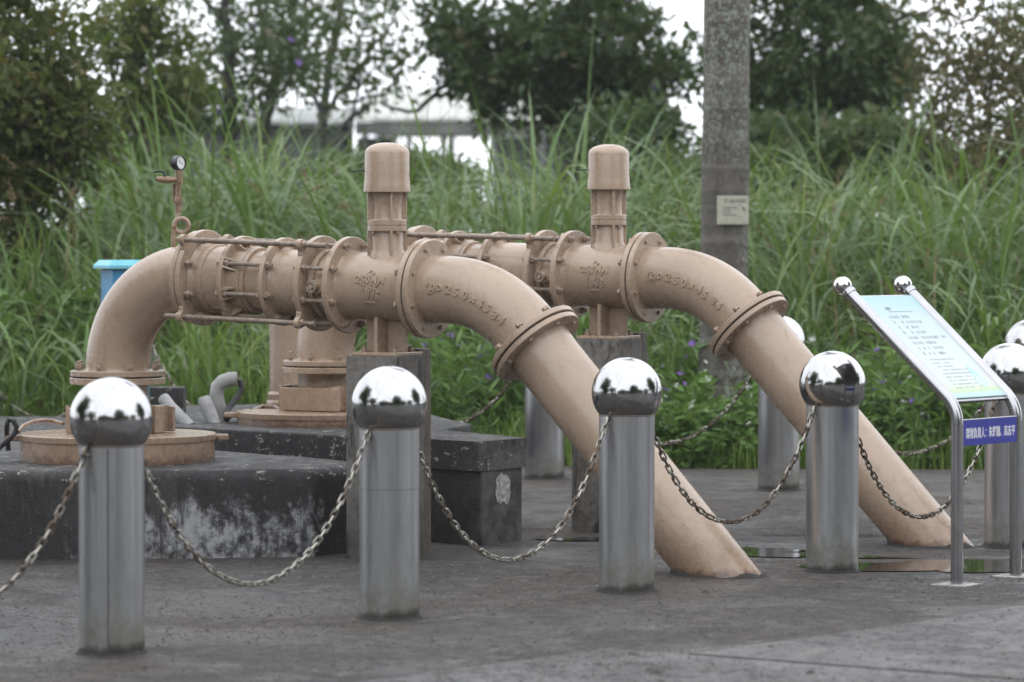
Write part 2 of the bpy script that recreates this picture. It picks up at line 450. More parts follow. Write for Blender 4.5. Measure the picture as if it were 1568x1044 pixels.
# ------------------------------------------------------------------ mesh helpers
class MB:
    def __init__(self):
        self.v = []
        self.f = []
    def add(self, verts, faces):
        o = len(self.v)
        self.v.extend(tuple(p) for p in verts)
        self.f.extend(tuple(i + o for i in fc) for fc in faces)
        return self
    def box(self, c, half, axes=None, bevel=0.0, seg=2):
        bm = bmesh.new()
        bmesh.ops.create_cube(bm, size=1.0)
        for v in bm.verts:
            v.co = Vector((v.co.x * 2 * half[0], v.co.y * 2 * half[1], v.co.z * 2 * half[2]))
        if bevel > 0:
            bmesh.ops.bevel(bm, geom=bm.edges[:], offset=bevel, segments=seg, affect='EDGES', profile=0.5)
        c = Vector(c)
        if axes is None:
            axes = (Vector((1, 0, 0)), Vector((0, 1, 0)), Vector((0, 0, 1)))
        bm.verts.index_update()
        vs_ = [c + axes[0] * v.co.x + axes[1] * v.co.y + axes[2] * v.co.z for v in bm.verts]
        fs = [[v.index for v in f.verts] for f in bm.faces]
        bm.free()
        return self.add(vs_, fs)
    def lathe(self, prof, o, d, seg=32, close=False):
        """prof: list of (t along d, radius); radius 0 closes the end"""
        o = Vector(o); d = Vector(d).normalized()
        a = d.orthogonal().normalized(); b = d.cross(a)
        rings = []
        vs_ = []; fs = []
        for t, r in prof:
            if r <= 1e-6:
                rings.append([len(vs_)]); vs_.append(o + d * t)
            else:
                ring = []
                for k in range(seg):
                    an = 2 * math.pi * k / seg
                    ring.append(len(vs_)); vs_.append(o + d * t + (a * math.cos(an) + b * math.sin(an)) * r)
                rings.append(ring)
        pairs = list(zip(rings[:-1], rings[1:]))
        if close:
            pairs.append((rings[-1], rings[0]))
        for A_, B_ in pairs:
            if len(A_) == 1 and len(B_) == 1:
                continue
            for k in range(seg):
                k2 = (k + 1) % seg
                if len(A_) == 1:
                    fs.append((A_[0], B_[k2], B_[k]))
                elif len(B_) == 1:
                    fs.append((A_[k], A_[k2], B_[0]))
                else:
                    fs.append((A_[k], A_[k2], B_[k2], B_[k]))
        return self.add(vs_, fs)
    def tube(self, path, rad, seg=12, caps=True, ref=None):
        P = [Vector(p) for p in path]
        n = len(P)
        rr = rad if isinstance(rad, (list, tuple)) else [rad] * n
        T = []
        for i in range(n):
            t = P[min(i + 1, n - 1)] - P[max(i - 1, 0)]
            T.append(t.normalized() if t.length > 1e-9 else Vector((0, 0, 1)))
        a = Vector(ref) if ref is not None else T[0].orthogonal().normalized()
        vs_ = []; fs = []
        for i in range(n):
            a = (a - T[i] * a.dot(T[i]))
            a = a.normalized() if a.length > 1e-6 else T[i].orthogonal().normalized()
            b = T[i].cross(a)
            for k in range(seg):
                an = 2 * math.pi * k / seg
                vs_.append(P[i] + (a * math.cos(an) + b * math.sin(an)) * rr[i])
        for i in range(n - 1):
            for k in range(seg):
                k2 = (k + 1) % seg
                fs.append((i * seg + k, i * seg + k2, (i + 1) * seg + k2, (i + 1) * seg + k))
        if caps:
            fs.append(tuple(range(seg))[::-1])
            fs.append(tuple((n - 1) * seg + k for k in range(seg)))
        return self.add(vs_, fs)
    def prism(self, poly, z0, z1):
        n = len(poly)
        vs_ = [(p[0], p[1], z0) for p in poly] + [(p[0], p[1], z1) for p in poly]
        fs = [tuple(range(n))[::-1], tuple(range(n, 2 * n))]
        for i in range(n):
            j = (i + 1) % n
            fs.append((i, j, n + j, n + i))
        return self.add(vs_, fs)
    def sphere(self, c, r, seg=24, rings=14):
        prof = [(-r * math.cos(math.pi * i / rings), r * math.sin(math.pi * i / rings)) for i in range(rings + 1)]
        return self.lathe(prof, c, (0, 0, 1), seg)
    def torus(self, c, nrm, R_, r, seg=24, sec=8):
        c = Vector(c); d = Vector(nrm).normalized()
        prof = [(r * math.sin(2 * math.pi * k / sec), R_ + r * math.cos(2 * math.pi * k / sec)) for k in range(sec)]
        return self.lathe(prof, c, d, seg, close=True)

def mesh_from(name, mb, mat, sharp=32, origin=(0, 0, 0)):
    me = bpy.data.meshes.new(name)
    o = Vector(origin)
    me.from_pydata([Vector(p) - o for p in mb.v], [], mb.f)
    bm = bmesh.new(); bm.from_mesh(me)
    bmesh.ops.recalc_face_normals(bm, faces=bm.faces[:])
    bm.to_mesh(me); bm.free()
    if sharp:
        me.shade_smooth()
        me.set_sharp_from_angle(angle=R(sharp))
    me.materials.append(M[mat] if isinstance(mat, str) else mat)
    return me

def world_of(parent):
    p = Vector((0, 0, 0))
    while parent is not None:
        p = p + parent.location
        parent = parent.parent
    return p

def part(name, mb, mat, parent, sharp=32, label=None):
    """mesh given in place; every parent carries only a location"""
    me = mesh_from(name, mb, mat, sharp, world_of(parent))
    o = bpy.data.objects.new(name, me)
    COL.objects.link(o)
    o.parent = parent
    if label:
        o['label'] = label
    return o

def place(name, me, parent, mat4):
    o = bpy.data.objects.new(name, me)
    COL.objects.link(o)
    o.parent = parent
    w = world_of(parent)
    o.matrix_basis = Matrix.Translation(-w) @ mat4
    return o

def tag(o, label, cat, group=None, kind=None):
    if label: o['label'] = label
    if cat: o['category'] = cat
    if group: o['group'] = group
    if kind: o['kind'] = kind
    return o

def thing(name, loc, label, cat, group=None):
    o = bpy.data.objects.new(name, None)
    o.empty_display_size = 0.1
    COL.objects.link(o)
    o.location = loc
    return tag(o, label, cat, group)

def single(name, mb, mat, loc, label, cat, group=None, kind=None, sharp=32):
    me = mesh_from(name, mb, mat, sharp, loc)
    o = bpy.data.objects.new(name, me)
    COL.objects.link(o)
    o.location = loc
    return tag(o, label, cat, group, kind)

def np_mesh(name, V, F, mat, smooth=False):
    """V (n,3), F (m,k) numpy"""
    me = bpy.data.meshes.new(name)
    k = F.shape[1]
    me.vertices.add(len(V)); me.vertices.foreach_set('co', np.ascontiguousarray(V, dtype=np.float32).ravel())
    me.loops.add(F.size); me.loops.foreach_set('vertex_index', np.ascontiguousarray(F, dtype=np.int32).ravel())
    me.polygons.add(len(F))
    me.polygons.foreach_set('loop_start', np.arange(0, F.size, k, dtype=np.int32))
    me.polygons.foreach_set('loop_total', np.full(len(F), k, dtype=np.int32))
    if smooth:
        me.polygons.foreach_set('use_smooth', np.ones(len(F), dtype=bool))
    me.update(calc_edges=True)
    me.materials.append(M[mat])
    return me

def basis(x, y, z, o):
    m = Matrix((x, y, z)).transposed().to_4x4()
    m.translation = o
    return m

def dir_matrix(o, d, spin=0.0, ref=None):
    d = Vector(d).normalized()
    a = Vector(ref) if ref is not None else d.orthogonal()
    a = (a - d * a.dot(d)).normalized()
    b = d.cross(a)
    x = a * math.cos(spin) + b * math.sin(spin)
    return basis(x, d.cross(x), d, Vector(o))

def text_mesh(body, size, extrude, spacing=1.0, bevel=0.0, bold=0.0):
    cu = bpy.data.curves.new('t', 'FONT')
    cu.body = body; cu.size = size; cu.extrude = extrude
    cu.align_x = 'CENTER'; cu.align_y = 'CENTER'
    cu.space_character = spacing; cu.offset = bold
    cu.resolution_u = 3
    if bevel: cu.bevel_depth = bevel; cu.bevel_resolution = 0
    ob = bpy.data.objects.new('t', cu)
    COL.objects.link(ob)
    dg = bpy.context.evaluated_depsgraph_get()
    ev = ob.evaluated_get(dg)
    me = ev.to_mesh()
    V = [v.co.copy() for v in me.vertices]
    F = [tuple(p.vertices) for p in me.polygons]
    ev.to_mesh_clear()
    bpy.data.objects.remove(ob)
    bpy.data.curves.remove(cu)
    return V, F

rng = np.random.default_rng(11)
rnd = random.Random(5)

# ------------------------------------------------------------------ ground
def sheet(name, poly, z, mat, kind='structure'):
    mb = MB(); mb.add([(p[0], p[1], z) for p in poly], [tuple(range(len(poly)))])
    me = mesh_from(name, mb, mat, None)
    for p in me.polygons:
        if p.normal.z < 0:
            p.flip()
    o = bpy.data.objects.new(name, me); COL.objects.link(o)
    o['kind'] = kind
    return o
sheet('ground', [(-400, -300), (400, -300), (400, 900), (-400, 900)], 0.0, 'asphalt')

def slab(name, poly, z0, z1, mat, bevel=0.012, kind='structure'):
    mb = MB(); mb.prism(poly, z0, z1)
    me = bpy.data.meshes.new(name)
    me.from_pydata(mb.v, [], mb.f)
    bm = bmesh.new(); bm.from_mesh(me)
    bmesh.ops.recalc_face_normals(bm, faces=bm.faces[:])
    eds = [e for e in bm.edges if e.verts[0].co.z > z1 - 1e-5 and e.verts[1].co.z > z1 - 1e-5]
    if bevel:
        bmesh.ops.bevel(bm, geom=eds, offset=bevel, segments=3, affect='EDGES', profile=0.5)
    bm.to_mesh(me); bm.free()
    me.shade_smooth(); me.set_sharp_from_angle(angle=R(35))
    me.materials.append(M[mat])
    o = bpy.data.objects.new(name, me); COL.objects.link(o)
    o['kind'] = kind
    return o

# raised terrace the back row of bollards stands on
edge = [(-6.5, 16.75), (-3.0, 16.72), (-0.3, 16.74), (0.35, 16.72), (1.0, 16.55), (1.55, 16.42), (2.1, 16.36), (3.2, 16.2), (7.0, 15.9)]
def terrace():
    back_ = [(7.0, 20.1), (3.5, 20.25), (1.2, 20.35), (-1.0, 20.9), (-6.5, 21.8)]
    rows = [[(x, y, 0.0) for x, y in edge], [(x, y + 0.05 + 0.03 * math.sin(7 * x), 0.016) for x, y in edge], [(x, y + 0.75, 0.07) for x, y in edge]]
    nE = len(edge)
    vs_ = [p for r_ in rows for p in r_]
    fs = [(r_ * nE + i, r_ * nE + i + 1, (r_ + 1) * nE + i + 1, (r_ + 1) * nE + i) for r_ in range(2) for i in range(nE - 1)]
    k = len(vs_)
    vs_ += [(x, y, 0.07) for x, y in back_]
    fs.append(tuple(range(2 * nE, 3 * nE)) + tuple(range(k, k + 5)))
    o = bpy.data.objects.new('terrace_paving', mesh_from('terrace_paving', MB().add(vs_, fs), 'terrace', 30)); COL.objects.link(o)
    o['kind'] = 'structure'
terrace()
# the lane of pale concrete bays in front
ru = Vector((0.657, 0.754)); uu = Vector((0.82, -0.572))
c0 = Vector((0.575, 11.69))
def P2(v): return (v.x, v.y)
slab('road_paving', [P2(c0), P2(c0 + uu * 9), P2(c0 + uu * 9 + ru * 9), P2(c0 + ru * 0.5 - uu * 0.012 + ru * 8.5), P2(c0 + ru * 2.2 - uu * 0.03), P2(c0 + ru * 1.0 + uu * 0.02)], -0.05, 0.011, 'road', 0.006)
c1 = c0 - ru * 0.018
slab('road_paving', [P2(c1 - uu * 0.3), P2(c1 - uu * 0.3 - ru * 7), P2(c1 + uu * 9 - ru * 7), P2(c1 + uu * 9)], -0.05, 0.007, 'road', 0.006)
# soil under the vegetation
sheet('soil', [(-400, 21.8), (-6.5, 21.8), (-1.0, 20.9), (1.2, 20.35), (3.5, 20.25), (7.0, 20.1), (400, 20.1), (400, 900), (-400, 900)], 0.03, 'soil')

def blob(cx, cy, rx, ry, seed, n=180, rot=0.0, amp=0.28):
    g = random.Random(seed)
    ph = [g.uniform(0, 6.28) for _ in range(6)]
    out = []
    for i in range(n):
        a = 2 * math.pi * i / n
        k = 1 + amp * sum(math.sin((j + 2) * a + ph[j]) / (j + 1.6) for j in range(6)) + 0.5 * amp * sum(math.sin((3 * j + 11) * a + 2.3 * ph[j]) / (j + 3) for j in range(6)) * (0.5 + 0.5 * math.sin(3 * a + ph[0]))
        x, y = rx * k * math.cos(a), ry * k * math.sin(a)
        out.append((cx + x * math.cos(rot) - y * math.sin(rot), cy + x * math.sin(rot) + y * math.cos(rot)))
    return out
sheet('puddle', blob(1.95, 14.93, 0.6, 0.33, 3, amp=0.3), 0.0045, 'puddle_water')
sheet('puddle', blob(2.75, 15.25, 0.5, 0.2, 8), 0.0047, 'puddle_water')
sheet('puddle', blob(1.05, 15.6, 0.3, 0.2, 5, amp=0.4), 0.0049, 'puddle_water')
sheet('puddle', blob(1.38, 14.98, 0.12, 0.07, 15, amp=0.4), 0.0053, 'puddle_water')
sheet('puddle', blob(1.5, 15.35, 0.16, 0.06, 16, amp=0.4), 0.0055, 'puddle_water')
sheet('puddle', blob(0.30, 16.3, 0.22, 0.08, 6), 0.0051, 'puddle_water')

# coarse grit standing proud of the paving, and leaf crumbs
def on_road(x, y):
    p = np.stack([x - c0.x, y - c0.y], -1)
    a_ = p @ np.array([uu.x, uu.y]); b_ = p @ np.array([ru.x, ru.y])
    return ((a_ > -0.03) & (b_ > -0.02)) | (b_ < -0.02) & (a_ > -0.33)

def crumbs(name, n, smin, sk, flat, mat, label, y1=20.0, seed=1):
    r = np.random.default_rng(seed)
    y = r.uniform(10.6, y1, n); x = r.uniform(-1, 1, n) * (0.1426 * y + 0.5)
    keep = ~((y > 16.0) & (y < 17.6)) & ~((x < 0.25) & (y > 15.0)) & ~((x > 0.5) & (y < 13.9) & (r.random(n) < 0.72) & on_road(x, y))
    keep &= ~((np.abs(x - 1.95) < 0.75) & (np.abs(y - 14.93) < 0.42) & (r.random(n) < 0.93))
    # uneven spread: swept and collected patches
    dens = 0.5 + 0.5 * np.sin(x * 2.3 + 1.7 * np.sin(y * 1.1)) * np.sin(y * 2.9 + x)
    keep &= r.random(n) < 0.25 + 0.75 * dens
    x, y = x[keep], y[keep]; n = len(x)
    z = np.where(y > 16.8, 0.0705, np.where(on_road(x, y), 0.0112, 0.0005))
    s_ = r.gamma(1.7, sk, n) + smin
    a = r.uniform(0, 6.28, n); ca, sa = np.cos(a), np.sin(a)
    pts = np.array([(-1, 0, 0), (0, -0.6, 0), (1.0, 0.1, 0), (0.1, 0.65, 0), (0.05, 0.02, flat)])
    V = np.zeros((n, 5, 3))
    j = r.uniform(0.6, 1.4, (n, 5))
    px_, py_, pz_ = pts[None, :, 0] * j, pts[None, :, 1] * j, pts[None, :, 2] * j
    V[:, :, 0] = x[:, None] + s_[:, None] * (px_ * ca[:, None] - py_ * sa[:, None])
    V[:, :, 1] = y[:, None] + s_[:, None] * (px_ * sa[:, None] + py_ * ca[:, None])
    V[:, :, 2] = z[:, None] + s_[:, None] * pz_
    F = (np.arange(n)[:, None, None] * 5 + np.array([(0, 1, 4), (1, 2, 4), (2, 3, 4), (3, 0, 4)])[None]).reshape(-1, 3)
    o = bpy.data.objects.new(name, np_mesh(name, V.reshape(-1, 3), F, mat))
    COL.objects.link(o)
    tag(o, label, 'litter' if 'leaf' in name else 'grit', kind='stuff')
crumbs('grit', 70000, 0.0022, 0.0013, 0.42, 'grit', 'coarse grit standing out of the wet paving', 16.0, 3)
crumbs('leaf_litter', 900, 0.004, 0.004, 0.3, 'litter', 'dark leaf crumbs scattered over the wet paving', 20.0, 4)

# ------------------------------------------------------------------ concrete platforms
def rough_slab(name, poly, z0, z1, mat, label, bevel, amp=0.006, cut=0.09):
    cx = sum(p[0] for p in poly) / len(poly); cy = sum(p[1] for p in poly) / len(poly)
    o3 = Vector((cx, cy, 0))
    bm = bmesh.new()
    lo = [bm.verts.new((p[0], p[1], z0)) for p in poly]
    hi = [bm.verts.new((p[0], p[1], z1)) for p in poly]
    n = len(poly)
    for i in range(n):
        j = (i + 1) % n
        bm.faces.new((lo[i], lo[j], hi[j], hi[i]))
    top = bm.faces.new(hi)
    bmesh.ops.recalc_face_normals(bm, faces=bm.faces[:])
    eds = [e for e in bm.edges if not (e.verts[0].co.z < z0 + 1e-5 and e.verts[1].co.z < z0 + 1e-5)]
    bmesh.ops.bevel(bm, geom=eds, offset=bevel, segments=4, affect='EDGES', profile=0.5)
    bmesh.ops.triangulate(bm, faces=[f for f in bm.faces if len(f.verts) > 4])
    for _ in range(5):
        long_e = [e for e in bm.edges if e.calc_length() > cut]
        if not long_e: break
        bmesh.ops.subdivide_edges(bm, edges=long_e, cuts=1)
        bmesh.ops.triangulate(bm, faces=[f for f in bm.faces if len(f.verts) > 4])
    from mathutils import noise as mn
    bm.normal_update()
    for v in bm.verts:
        k = mn.noise(v.co * 2.3) * amp + mn.noise(v.co * 9) * amp * 0.45
        v.co += v.normal * k
        if v.co.z < z0 + 0.03: v.co.z = min(v.co.z, z0)
    for v in bm.verts: v.co -= o3
    me = bpy.data.meshes.new(name); bm.to_mesh(me); bm.free()
    me.shade_smooth(); me.set_sharp_from_angle(angle=R(50))
    me.materials.append(M[mat])
    o = bpy.data.objects.new(name, me); COL.objects.link(o); o.location = o3
    tag(o, label, 'platform')
    return o
lowp = rough_slab('concrete_platform', [(-4.2, 15.2), (-1.5, 15.32), (-0.85, 15.42), (-0.70, 15.62), (-0.68, 16.0), (-1.6, 17.1), (-1.5, 20.0), (-4.2, 20.4)], -0.06, 0.378, 'black_concrete',
           'low black-stained concrete platform with pale lime patches under the left well cover', 0.045)
upp = rough_slab('concrete_plinth', [(-0.136, 15.95), (0.047, 16.27), (-0.36, 16.98), (-0.2, 17.6), (-0.75, 19.95), (-2.0, 19.6), (-1.72, 17.44)], -0.06, 0.464, 'black_concrete',
           'dark stepped concrete plinth with chamfered corner and pale patch beside the near pillar', 0.012, 0.003)
# projecting top course of the plinth, and the mortar patch on the chamfered corner
mb = MB()
cxp = [(-0.148, 15.925), (0.068, 16.265), (-0.33, 16.95), (-0.4, 16.6), (-0.66, 16.46)]
part('top_course', MB().prism(cxp, 0.335, 0.4665), 'black_concrete', upp)
pa, pb = Vector((-0.136, 15.95, 0)), Vector((0.047, 16.27, 0))
pd = (pb - pa).normalized(); pn = Vector((pd.y, -pd.x, 0))
mb = MB()
g = random.Random(9); ptsv = []
for i in range(22):
    a = 2 * math.pi * i / 22
    sq = 1 / max(abs(math.cos(a)), abs(math.sin(a))) ** 0.75
    rx = 0.062 * sq * (1 + g.uniform(-0.14, 0.1)); rz = 0.068 * sq * (1 + g.uniform(-0.16, 0.12))
    ptsv.append(pa + pd * (0.185 + rx * math.cos(a)) + pn * (0.004 + g.uniform(0, .002)) + Vector((0, 0, 0.245 + rz * math.sin(a))))
ptsv.append(pa + pd * 0.185 + pn * 0.0065 + Vector((0, 0, 0.245)))
mb.add(ptsv, [(i, (i + 1) % 22, 22) for i in range(22)])
back = [p - pn * 0.02 for p in ptsv[:22]]
mb.add(ptsv[:22] + back, [(i, 22 + i, 22 + (i + 1) % 22, (i + 1) % 22) for i in range(22)])
part('mortar_patch', mb, 'mortar', upp, label='pale grey mortar patch on the corner')

blk = MB().box((-1.735, 18.1, 0.535), (0.085, 0.085, 0.09), bevel=0.008)
single('concrete_block', blk, 'black_concrete', (-1.735, 18.1, 0.446), 'small dark square concrete block behind the left riser pipe', 'block')

# ------------------------------------------------------------------ shared small meshes
def hexprism(mb, r, z0, z1):
    vs_ = []
    for z, k in ((z0, 1.0), (z1 - 0.003 if z1 > z0 else z1 + 0.003, 1.0), (z1, 0.86)):
        for i in range(6):
            vs_.append((r * k * math.cos(i * math.pi / 3), r * k * math.sin(i * math.pi / 3), z))
    fs = []
    for lvl in (0, 1):
        for i in range(6):
            j = (i + 1) % 6
            fs.append((lvl * 6 + i, lvl * 6 + j, lvl * 6 + 6 + j, lvl * 6 + 6 + i))
    fs.append(tuple(range(12, 18)))
    mb.add(vs_, fs)
def bolt_mesh(th):
    """bolt through a joint of half thickness th: head, nut and thread end along local Z"""
    mb = MB()
    hexprism(mb, 0.0165, th, th + 0.017)
    hexprism(mb, 0.0165, -th, -th - 0.015)
    mb.lathe([(th + 0.015, 0.0095), (th + 0.029, 0.0095), (th + 0.031, 0.0)], (0, 0, 0), (0, 0, 1), 8)
    mb.lathe([(-th, 0.0095), (th, 0.0095)], (0, 0, 0), (0, 0, 1), 8)
    return mesh_from('bolt', mb, 'worn_bolt', 30)
BOLT_PAIR = bolt_mesh(0.026)
BOLT_ONE = bolt_mesh(0.013)
mbx = MB(); hexprism(mbx, 0.017, 0, 0.014); mbx.lathe([(0.012, 0.009), (0.026, 0.009), (0.028, 0)], (0, 0, 0), (0, 0, 1), 8)
NUT = mesh_from('nut', mbx, 'worn_bolt', 30)

def ring_profile(th, ro, ri):
    b = 0.003
    return [(-th, ri), (-th, ro - b), (-th + b, ro), (th - b, ro), (th, ro - b), (th, ri)]

def flange(parent, c, d, th, ro, ri, bolts=0, bolt_me=None, bc=0.178, spin0=22.5, ref=None, mat='tan_paint', name='flange', seg=56, wob=0):
    o = part(name, MB().lathe(ring_profile(th, ro, ri), c, d, seg, close=True), mat, parent)
    ref = Vector(ref); d = Vector(d).normalized()
    a = (ref - d * ref.dot(d)).normalized(); b = d.cross(a)
    for k in range(bolts):
        an = R(spin0 + 360 * k / bolts)
        p = Vector(c) + (a * math.cos(an) + b * math.sin(an)) * bc
        place('bolt', bolt_me, o, dir_matrix(p, d, rnd.uniform(0, 1)))
    return o

def lug(parent, c, d, n, w, ang, ro, rl=0.238, th=0.012, name='lug'):
    """ear on a ring that carries a tie rod"""
    rad = n * math.cos(ang) + w * math.sin(ang)
    tan = -n * math.sin(ang) + w * math.cos(ang)
    prof = []
    half = 0.042
    base = [(-half, ro - 0.03), (half, ro - 0.03), (half * 0.8, ro + 0.002), (0.022, ro + 0.012)]
    pts = list(base)
    for i in range(9):
        a = -0.2 + (math.pi + 0.4) * i / 8
        pts.append((0.024 * math.cos(a), rl + 0.024 * math.sin(a)))
    pts += [(-0.022, ro + 0.012), (-half * 0.8, ro + 0.002)]
    nn = len(pts)
    vs_ = [c + tan * x + rad * y - d * th for x, y in pts] + [c + tan * x + rad * y + d * th for x, y in pts]
    fs = [tuple(range(nn)), tuple(range(nn, 2 * nn))] + [(i, (i + 1) % nn, nn + (i + 1) % nn, nn + i) for i in range(nn)]
    part(name, MB().add(vs_, fs), 'tan_paint', parent)
    return c + rad * rl

# ------------------------------------------------------------------ pipelines
H = Vector((0.86, -0.51, 0)).normalized()
N = Vector((-0.51, -0.86, 0)).normalized()
UP = Vector((0, 0, 1))
RP = 0.14

def elbow_path(start, d, turn, t1, Rb, t2, nseg=24):
    """straight t1, arc of `turn` radians downwards in the vertical plane of d, straight t2. returns points and tangents"""
    d = d.normalized()
    hdir = Vector((d.x, d.y, 0)).normalized()
    pitch = math.asin(d.z)
    pts = []; tans = []
    pts.append(start.copy()); tans.append(d.copy())
    k1 = max(1, int(t1 / 0.03))
    for i in range(1, k1 + 1):
        pts.append(start + d * (t1 * i / k1)); tans.append(d.copy())
    p = pts[-1]; 
    cen_dir = hdir * math.sin(pitch) * 1.0 + UP * (-math.cos(pitch))
    cen = p + cen_dir * Rb
    for i in range(1, nseg + 1):
        th = pitch - turn * i / nseg
        rad = -(hdir * math.sin(th) - UP * math.cos(th))
        pts.append(cen + rad * Rb); tans.append(hdir * math.cos(th) + UP * math.sin(th))
    e = tans[-1]; q_ = pts[-1]
    k2 = max(1, int(t2 / 0.03))
    for i in range(1, k2 + 1):
        pts.append(q_ + e * (t2 * i / k2)); tans.append(e.copy())
    return pts, tans

def path_eval(pts, tans, a):
    acc = 0
    for i in range(len(pts) - 1):
        L = (pts[i + 1] - pts[i]).length
        if a <= acc + L or i == len(pts) - 2:
            f = (a - acc) / L
            return pts[i].lerp(pts[i + 1], f), tans[i].lerp(tans[i + 1], f).normalized()
        acc += L

def flared(pts, r, rf, length=0.03):
    acc = [0]
    for i in range(len(pts) - 1):
        acc.append(acc[-1] + (pts[i + 1] - pts[i]).length)
    tot = acc[-1]
    out = []
    for a in acc:
        e = min(a, tot - a)
        k = max(0.0, 1 - e / length)
        out.append(r + (rf - r) * k * k)
    return out

def densify_ends(pts, tans):
    def ins(p, t, a):
        q_, tt = path_eval(pts, tans, a)
        return q_, tt
    L = sum((pts[i + 1] - pts[i]).length for i in range(len(pts) - 1))
    n = int(L / 0.012)
    P_, T_ = [], []
    for i in range(n + 1):
        a, b = path_eval(pts, tans, L * i / n)
        P_.append(a); T_.append(b)
    return P_, T_

def pipeline(label, A, tilt, dist, riser_xy, flange_z, well_z, seed):
    d = (H * math.cos(tilt) - UP * math.sin(tilt)).normalized()
    w = d.cross(N) if d.cross(N).z > 0 else N.cross(d)
    w.normalize(); n = N
    A = Vector(A)
    D2 = (H * math.cos(tilt + R(45)) - UP * math.sin(tilt + R(45))).normalized()
    pts, tans = elbow_path(A + d * 0.004, d, R(45), 0.115, 0.517, 0.08)
    B = pts[-1]
    L = B.z / -D2.z
    land = B + D2 * L
    T = thing('water_pipeline', (land.x, land.y, 0), label, 'pipeline', 'tan water pipelines')
    # ---- sloping pipe into the ground
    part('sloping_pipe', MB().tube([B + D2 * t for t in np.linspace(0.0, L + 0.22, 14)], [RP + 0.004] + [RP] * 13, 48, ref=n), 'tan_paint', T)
    g_ = random.Random(seed)
    hr = Vector((H.x, H.y, 0)); rings_ = []
    mbs = MB(); vs2 = []; fs2 = []
    ph_ = [g_.uniform(0, 6.28) for _ in range(8)]
    for i in range(72):
        a_ = 2 * math.pi * i / 72
        ea = RP / math.sin(math.asin(-D2.z)); 
        nz_ = sum(math.sin((j * 2 + 3) * a_ + ph_[j]) / (j + 2) for j in range(8))
        for kk, zz in ((-0.015, 0.014 + 0.013 * nz_ + g_.uniform(0, .006)), (0.004, 0.010 + 0.009 * nz_), (0.010 + 0.008 * abs(nz_), 0.004), (0.02 + 0.022 * abs(nz_) + g_.uniform(0, .01), -0.004)):
            vs2.append(land - hr * (max(zz, 0) / math.tan(math.asin(-D2.z))) * 1.0 + hr * (ea + kk) * math.cos(a_) + n * (RP + kk) * math.sin(a_) + UP * zz)
        for j in range(3):
            fs2.append((i * 4 + j, ((i + 1) % 72) * 4 + j, ((i + 1) % 72) * 4 + j + 1, i * 4 + j + 1))
    part('foot_seal', mbs.add(vs2, fs2), 'tar', T)
    # ---- 45 degree elbow
    P_, T_ = densify_ends(pts, tans)
    el = part('elbow', MB().tube(P_, flared(P_, RP + 0.003, RP + 0.018), 48, ref=n, caps=False), 'tan_paint', T)
    # cast lettering on the elbow
    mb = MB()
    seq = [('S', 0.10, .034), ('D', 0.142, .034), ('2', 0.186, .048), ('5', 0.228, .048), ('0', 0.27, .048), ('×', 0.312, .048), ('4', 0.352, .048), ('5', 0.39, .048), ('8', 0.436, .048), ('4', 0.474, .048)]
    rs = RP + 0.003
    def wrap_el(V, a0, phi0, s=1.0):
        out = []
        for v in V:
            p, t = path_eval(pts, tans, a0 + v.x)
            up_ = t.cross(n); up_ = up_ if up_.z > 0 else -up_
            ph = phi0 + v.y / rs
            out.append(p + (n * math.cos(ph) + up_ * math.sin(ph)) * (rs + v.z))
        return out
    for k, (ch, a0, sz) in enumerate(seq):
        V, F = text_mesh(ch, sz * 1.08, 0.0042, 1.0, bevel=0.0012, bold=0.0013)
        mb.add(wrap_el(V, a0 + rnd.uniform(-.002, .002), 0.05 + rnd.uniform(-.03, .03)), F)
    # ring round the S
    V = []; F = []
    for i in range(20):
        a = 2 * math.pi * i / 20
        for rr, zz in ((0.019, 0), (0.019, 0.005), (0.0235, 0.005), (0.0235, 0)):
            V.append(Vector((rr * math.cos(a), rr * math.sin(a), zz)))
        for j in range(3):
            F.append((i * 4 + j, ((i + 1) % 20) * 4 + j, ((i + 1) % 20) * 4 + j + 1, i * 4 + j + 1))
    mb.add(wrap_el(V, 0.10, 0.05), F)
    part('cast_lettering', mb, 'tan_paint', el, 25)
    # ---- joint A between tee and elbow, joint B between elbow and sloping pipe
    flange(T, A + d * 0.016, d, 0.0125, 0.21, RP, 0, ref=n)
    flange(T, A - d * 0.016, d, 0.0125, 0.21, RP, 8, BOLT_PAIR, ref=n)
    part('gasket', MB().lathe(ring_profile(0.0034, 0.2, RP), A, d, 48, close=True), 'gasket', T)
    flange(T, B + D2 * 0.016, D2, 0.0125, 0.207, RP, 0, ref=n)
    flange(T, B - D2 * 0.016, D2, 0.0125, 0.21, RP, 8, BOLT_PAIR, ref=n)
    part('gasket', MB().lathe(ring_profile(0.0034, 0.2, RP), B, D2, 48, close=True), 'gasket', T)
    # ---- tee
    d5, d4, d3, d2, d1 = dist
    R5, R4, R3, R2, R1 = (A - d * x for x in dist)
    tp = [A - d * (0.016 + (d5 - 0.016) * i / 24) for i in range(25)]
    tee = part('tee_body', MB().tube(tp, flared(tp, 0.145, 0.16, 0.03), 48, ref=n, caps=False), 'tan_paint', T)
    tc = A - d * (d5 / 2 + 0.006)
    mb = MB()
    def wrap_t(V, a0, phi0):
        out = []
        for v in V:
            ph = phi0 + v.y / 0.145
            out.append(tc + d * (a0 + v.x) + (n * math.cos(ph) + w * math.sin(ph)) * (0.145 + v.z))
        return out
    for body, ph, sz in (('◇', 0.40, .036), ('250MM', 0.205, .043), ('7.5K', -0.035, .043), ('1995', -0.265, .043)):
        V, F = text_mesh(body, sz, 0.004, 1.16, bevel=0.001, bold=0.001)
        mb.add(wrap_t(V, 0.004, ph), F)
    V, F = text_mesh('—', .05, 0.005, 1.0, bold=0.0008)
